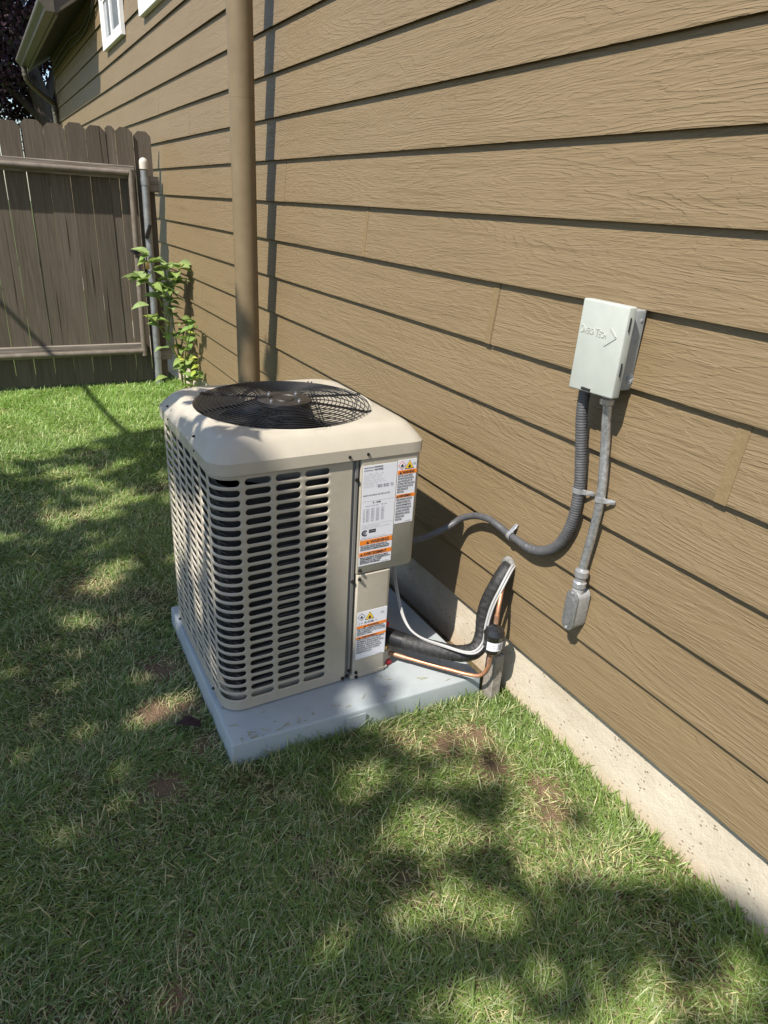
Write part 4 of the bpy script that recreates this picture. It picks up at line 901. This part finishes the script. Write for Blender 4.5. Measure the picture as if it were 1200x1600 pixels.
# ------------------------------------------------------------------ fallen leaves
dl = bpy.data.meshes.new('fallen_leaf')
def fallen(x, y, az, s, col, lab):
    me = leaf_mesh(s, s*.6, col); o = link('fallen_leaf', me); o.location = (x, y, G+.022); o.rotation_euler = (math.radians(8), math.radians(12), math.radians(az)); tag(o, lab, 'leaf', 'fallen leaves on the lawn')
fallen(-.945, 1.60, 60, .085, (.05, .025, .025), 'dark purple fallen leaf lying beside the left edge of the pad')
fallen(-.96, 1.66, 140, .05, (.06, .03, .025), 'smaller dark fallen leaf just behind the purple one by the pad')

rs_ = np.random.default_rng(5); cm = MB()
for _ in range(46):
    e = rs_.random(); x = rs_.uniform(-.88, -.10); y = 1.405+rs_.gamma(1.2, .035)+(.0 if x > -.2 else .02)
    if rs_.random() < .3: x = -.885+rs_.random()*.02; y = rs_.uniform(1.44, 2.15)
    a = rs_.uniform(0, 6.28); l = rs_.uniform(.008, .03); w = rs_.uniform(.0008, .0018); z = PZ+.0012
    d_ = Vector((math.cos(a), math.sin(a), 0)); q_ = Vector((-d_.y, d_.x, 0)); c_ = Vector((x, y, z))
    cm.prism([c_-d_*l/2-q_*w, c_+d_*l/2, c_-d_*l/2+q_*w], (0, 0, .0012))
M_clip = m_noisy('dry_clipping', (.26, .25, .10), (.42, .36, .2), 40, .8)
tag(cm.build('grass_clippings', M_clip), 'loose dry grass clippings scattered on the grey pad', 'clippings', kind='stuff')
# ------------------------------------------------------------------ grass
cam_xy = np.array([-1.295, 0.0])
def blades():
    xs, ys = [], []
    N = 560000
    x = rng.uniform(-2.5, .008, N); y = rng.uniform(.05, 5.88, N)
    d = np.hypot(x-cam_xy[0], y-cam_xy[1]); dens = np.where(d < 2.0, 1.0, np.where(d < 3.2, .8, .55))
    k = rng.random(N) < dens*np.clip(1.2-.6*np.maximum(-1.45-x, 0), .3, 1)
    x, y = x[k], y[k]
    k = ~inpoly(x, y, [(-.905, 1.425), (-.062, 1.383), (-.04, 1.41), (.02, 1.42), (.02, 2.3), (-.06, 2.215), (-.895, 2.215)]); x, y = x[k], y[k]
    k = ~inpoly(x, y, [(-.062, 1.333), (-.062, 1.387), (-.02, 1.387), (-.02, 1.333)]); x, y = x[k], y[k]
    thin = np.zeros(len(x))
    for (a, b, rr_, s_) in SOIL: thin = np.maximum(thin, np.clip((1.15-np.hypot(x-a, y-b)/rr_)*s_, 0, .97))
    nz = vnoise(x, y, 4.5, 21)*.6+vnoise(x, y, 14, 22)*.4
    keep = rng.random(len(x)) > np.maximum(thin*1.1, np.clip((.36-nz)*3.0, 0, .65)); x, y, nz = x[keep], y[keep], nz[keep]; thin = thin[keep]
    return x, y, nz, thin
x, y, nz, thin = blades(); n = len(x)
d = np.hypot(x-cam_xy[0], y-cam_xy[1])
edge = np.maximum(np.exp(-np.maximum(-x, 0)/.06), 0)                       # unmown fringe at the wall and the pad
fr_ = np.maximum(np.exp(-np.abs(y-1.40)/.05)*((x > -.95) & (x < -.10) & (y < 1.43)), .7*np.exp(-np.abs(x+.915)/.03)*((y > 1.4) & (y < 2.2))*.3); edge = np.maximum(edge, fr_)
far = np.clip((y-3.0)/2.5, 0, 1)
L = np.minimum(rng.gamma(6, .0044, n)+.007, .058)*(1-.35*thin)*(.85+.5*nz)*(1+.45*edge)*(1+.1*far)
Wd = rng.uniform(.0014, .0031, n)*(1+.9*np.clip((d-1.6)/4, 0, 1))*(1+.45*np.exp(-np.abs(x)/.10))
flow = 2*math.pi*2.0*vnoise(x, y, 2.2, 31)+rng.normal(0, 1.15, n)
lean = np.clip(rng.normal(1.06, .30, n)-.42*edge-.12*far, .1, 1.45)
bend = rng.uniform(.1, .75, n)
az = np.where(rng.random(n) < .35, rng.uniform(0, 2*math.pi, n), flow)
T0 = np.c_[np.cos(az), np.sin(az)]; SD = np.c_[-np.sin(az+rng.normal(0, .5, n)), np.cos(az)]
SD /= np.linalg.norm(SD, axis=1)[:, None]
ks = np.array([0, .38, .72, 1.0]); pts = []
px = np.zeros((n, 3)); px[:, 0] = x; px[:, 1] = y; px[:, 2] = G-.003; prev = 0
V = np.zeros((n, 7, 3), np.float32)
for j, kk in enumerate(ks):
    if j:
        ang = lean+bend*kk*.9; stp = (L*(kk-prev))[:, None]
        px = px+np.c_[T0*np.sin(ang)[:, None], np.cos(ang)]*stp; prev = kk
        px[:, 2] = np.maximum(px[:, 2], G+.002+.010*rng.random(n)*kk)
    w = (Wd*(1, .95, .7, 0)[j]*.5)[:, None]; off = np.c_[SD*w, rng.normal(0, .3, n)*w[:, 0]]
    if j < 3: V[:, 2*j] = px-off; V[:, 2*j+1] = px+off
    else: V[:, 6] = px
tone = np.clip(.5*nz+.5*vnoise(x, y, 1.4, 41)+rng.normal(0, .16, n), 0, 1)
g1 = np.array([.082, .138, .034]); g2 = np.array([.185, .258, .062]); straw = np.array([.42, .375, .20]); pale = np.array([.29, .32, .17])
tint = g1+(g2-g1)*tone[:, None]
dry = np.clip(.15+.75*thin+.45*np.clip(.52-nz, 0, .5)*2-.24*far-.08*edge-.22*np.exp(-np.abs(x)/.14), .03, .85); isd = rng.random(n) < dry; tint[isd] = straw*(.55+.7*rng.random((isd.sum(), 1)))
pl_ = (~isd) & (rng.random(n) < .22); tint[pl_] = pale*(.8+.5*rng.random((pl_.sum(), 1)))
tint *= 1.25+far[:, None]*np.array([.12, .30, .0])
me = bpy.data.meshes.new('grass'); me.vertices.add(7*n); me.vertices.foreach_set('co', V.ravel())
i = np.arange(n, dtype=np.int32)[:, None]*7
loops = np.concatenate([i+[0, 1, 3, 2], i+[2, 3, 5, 4], i+[4, 5, 6]], 1).astype(np.int32).ravel()
me.loops.add(11*n); me.loops.foreach_set('vertex_index', loops); me.polygons.add(3*n)
me.polygons.foreach_set('loop_start', (np.arange(n, dtype=np.int32)[:, None]*11+np.array([0, 4, 8], np.int32)).ravel())
me.update(calc_edges=True)
at_ = me.attributes.new('tint', 'FLOAT_COLOR', 'POINT')
cc = np.ones((n, 7, 4), np.float32); cc[:, :, :3] = tint[:, None, :]; at_.data.foreach_set('color', cc.ravel())
me.polygons.foreach_set('use_smooth', np.ones(3*n, bool))
tag(link('grass', me, M_grass), 'short patchy lawn grass around the pad', 'grass', kind='stuff')
print('blades', n)
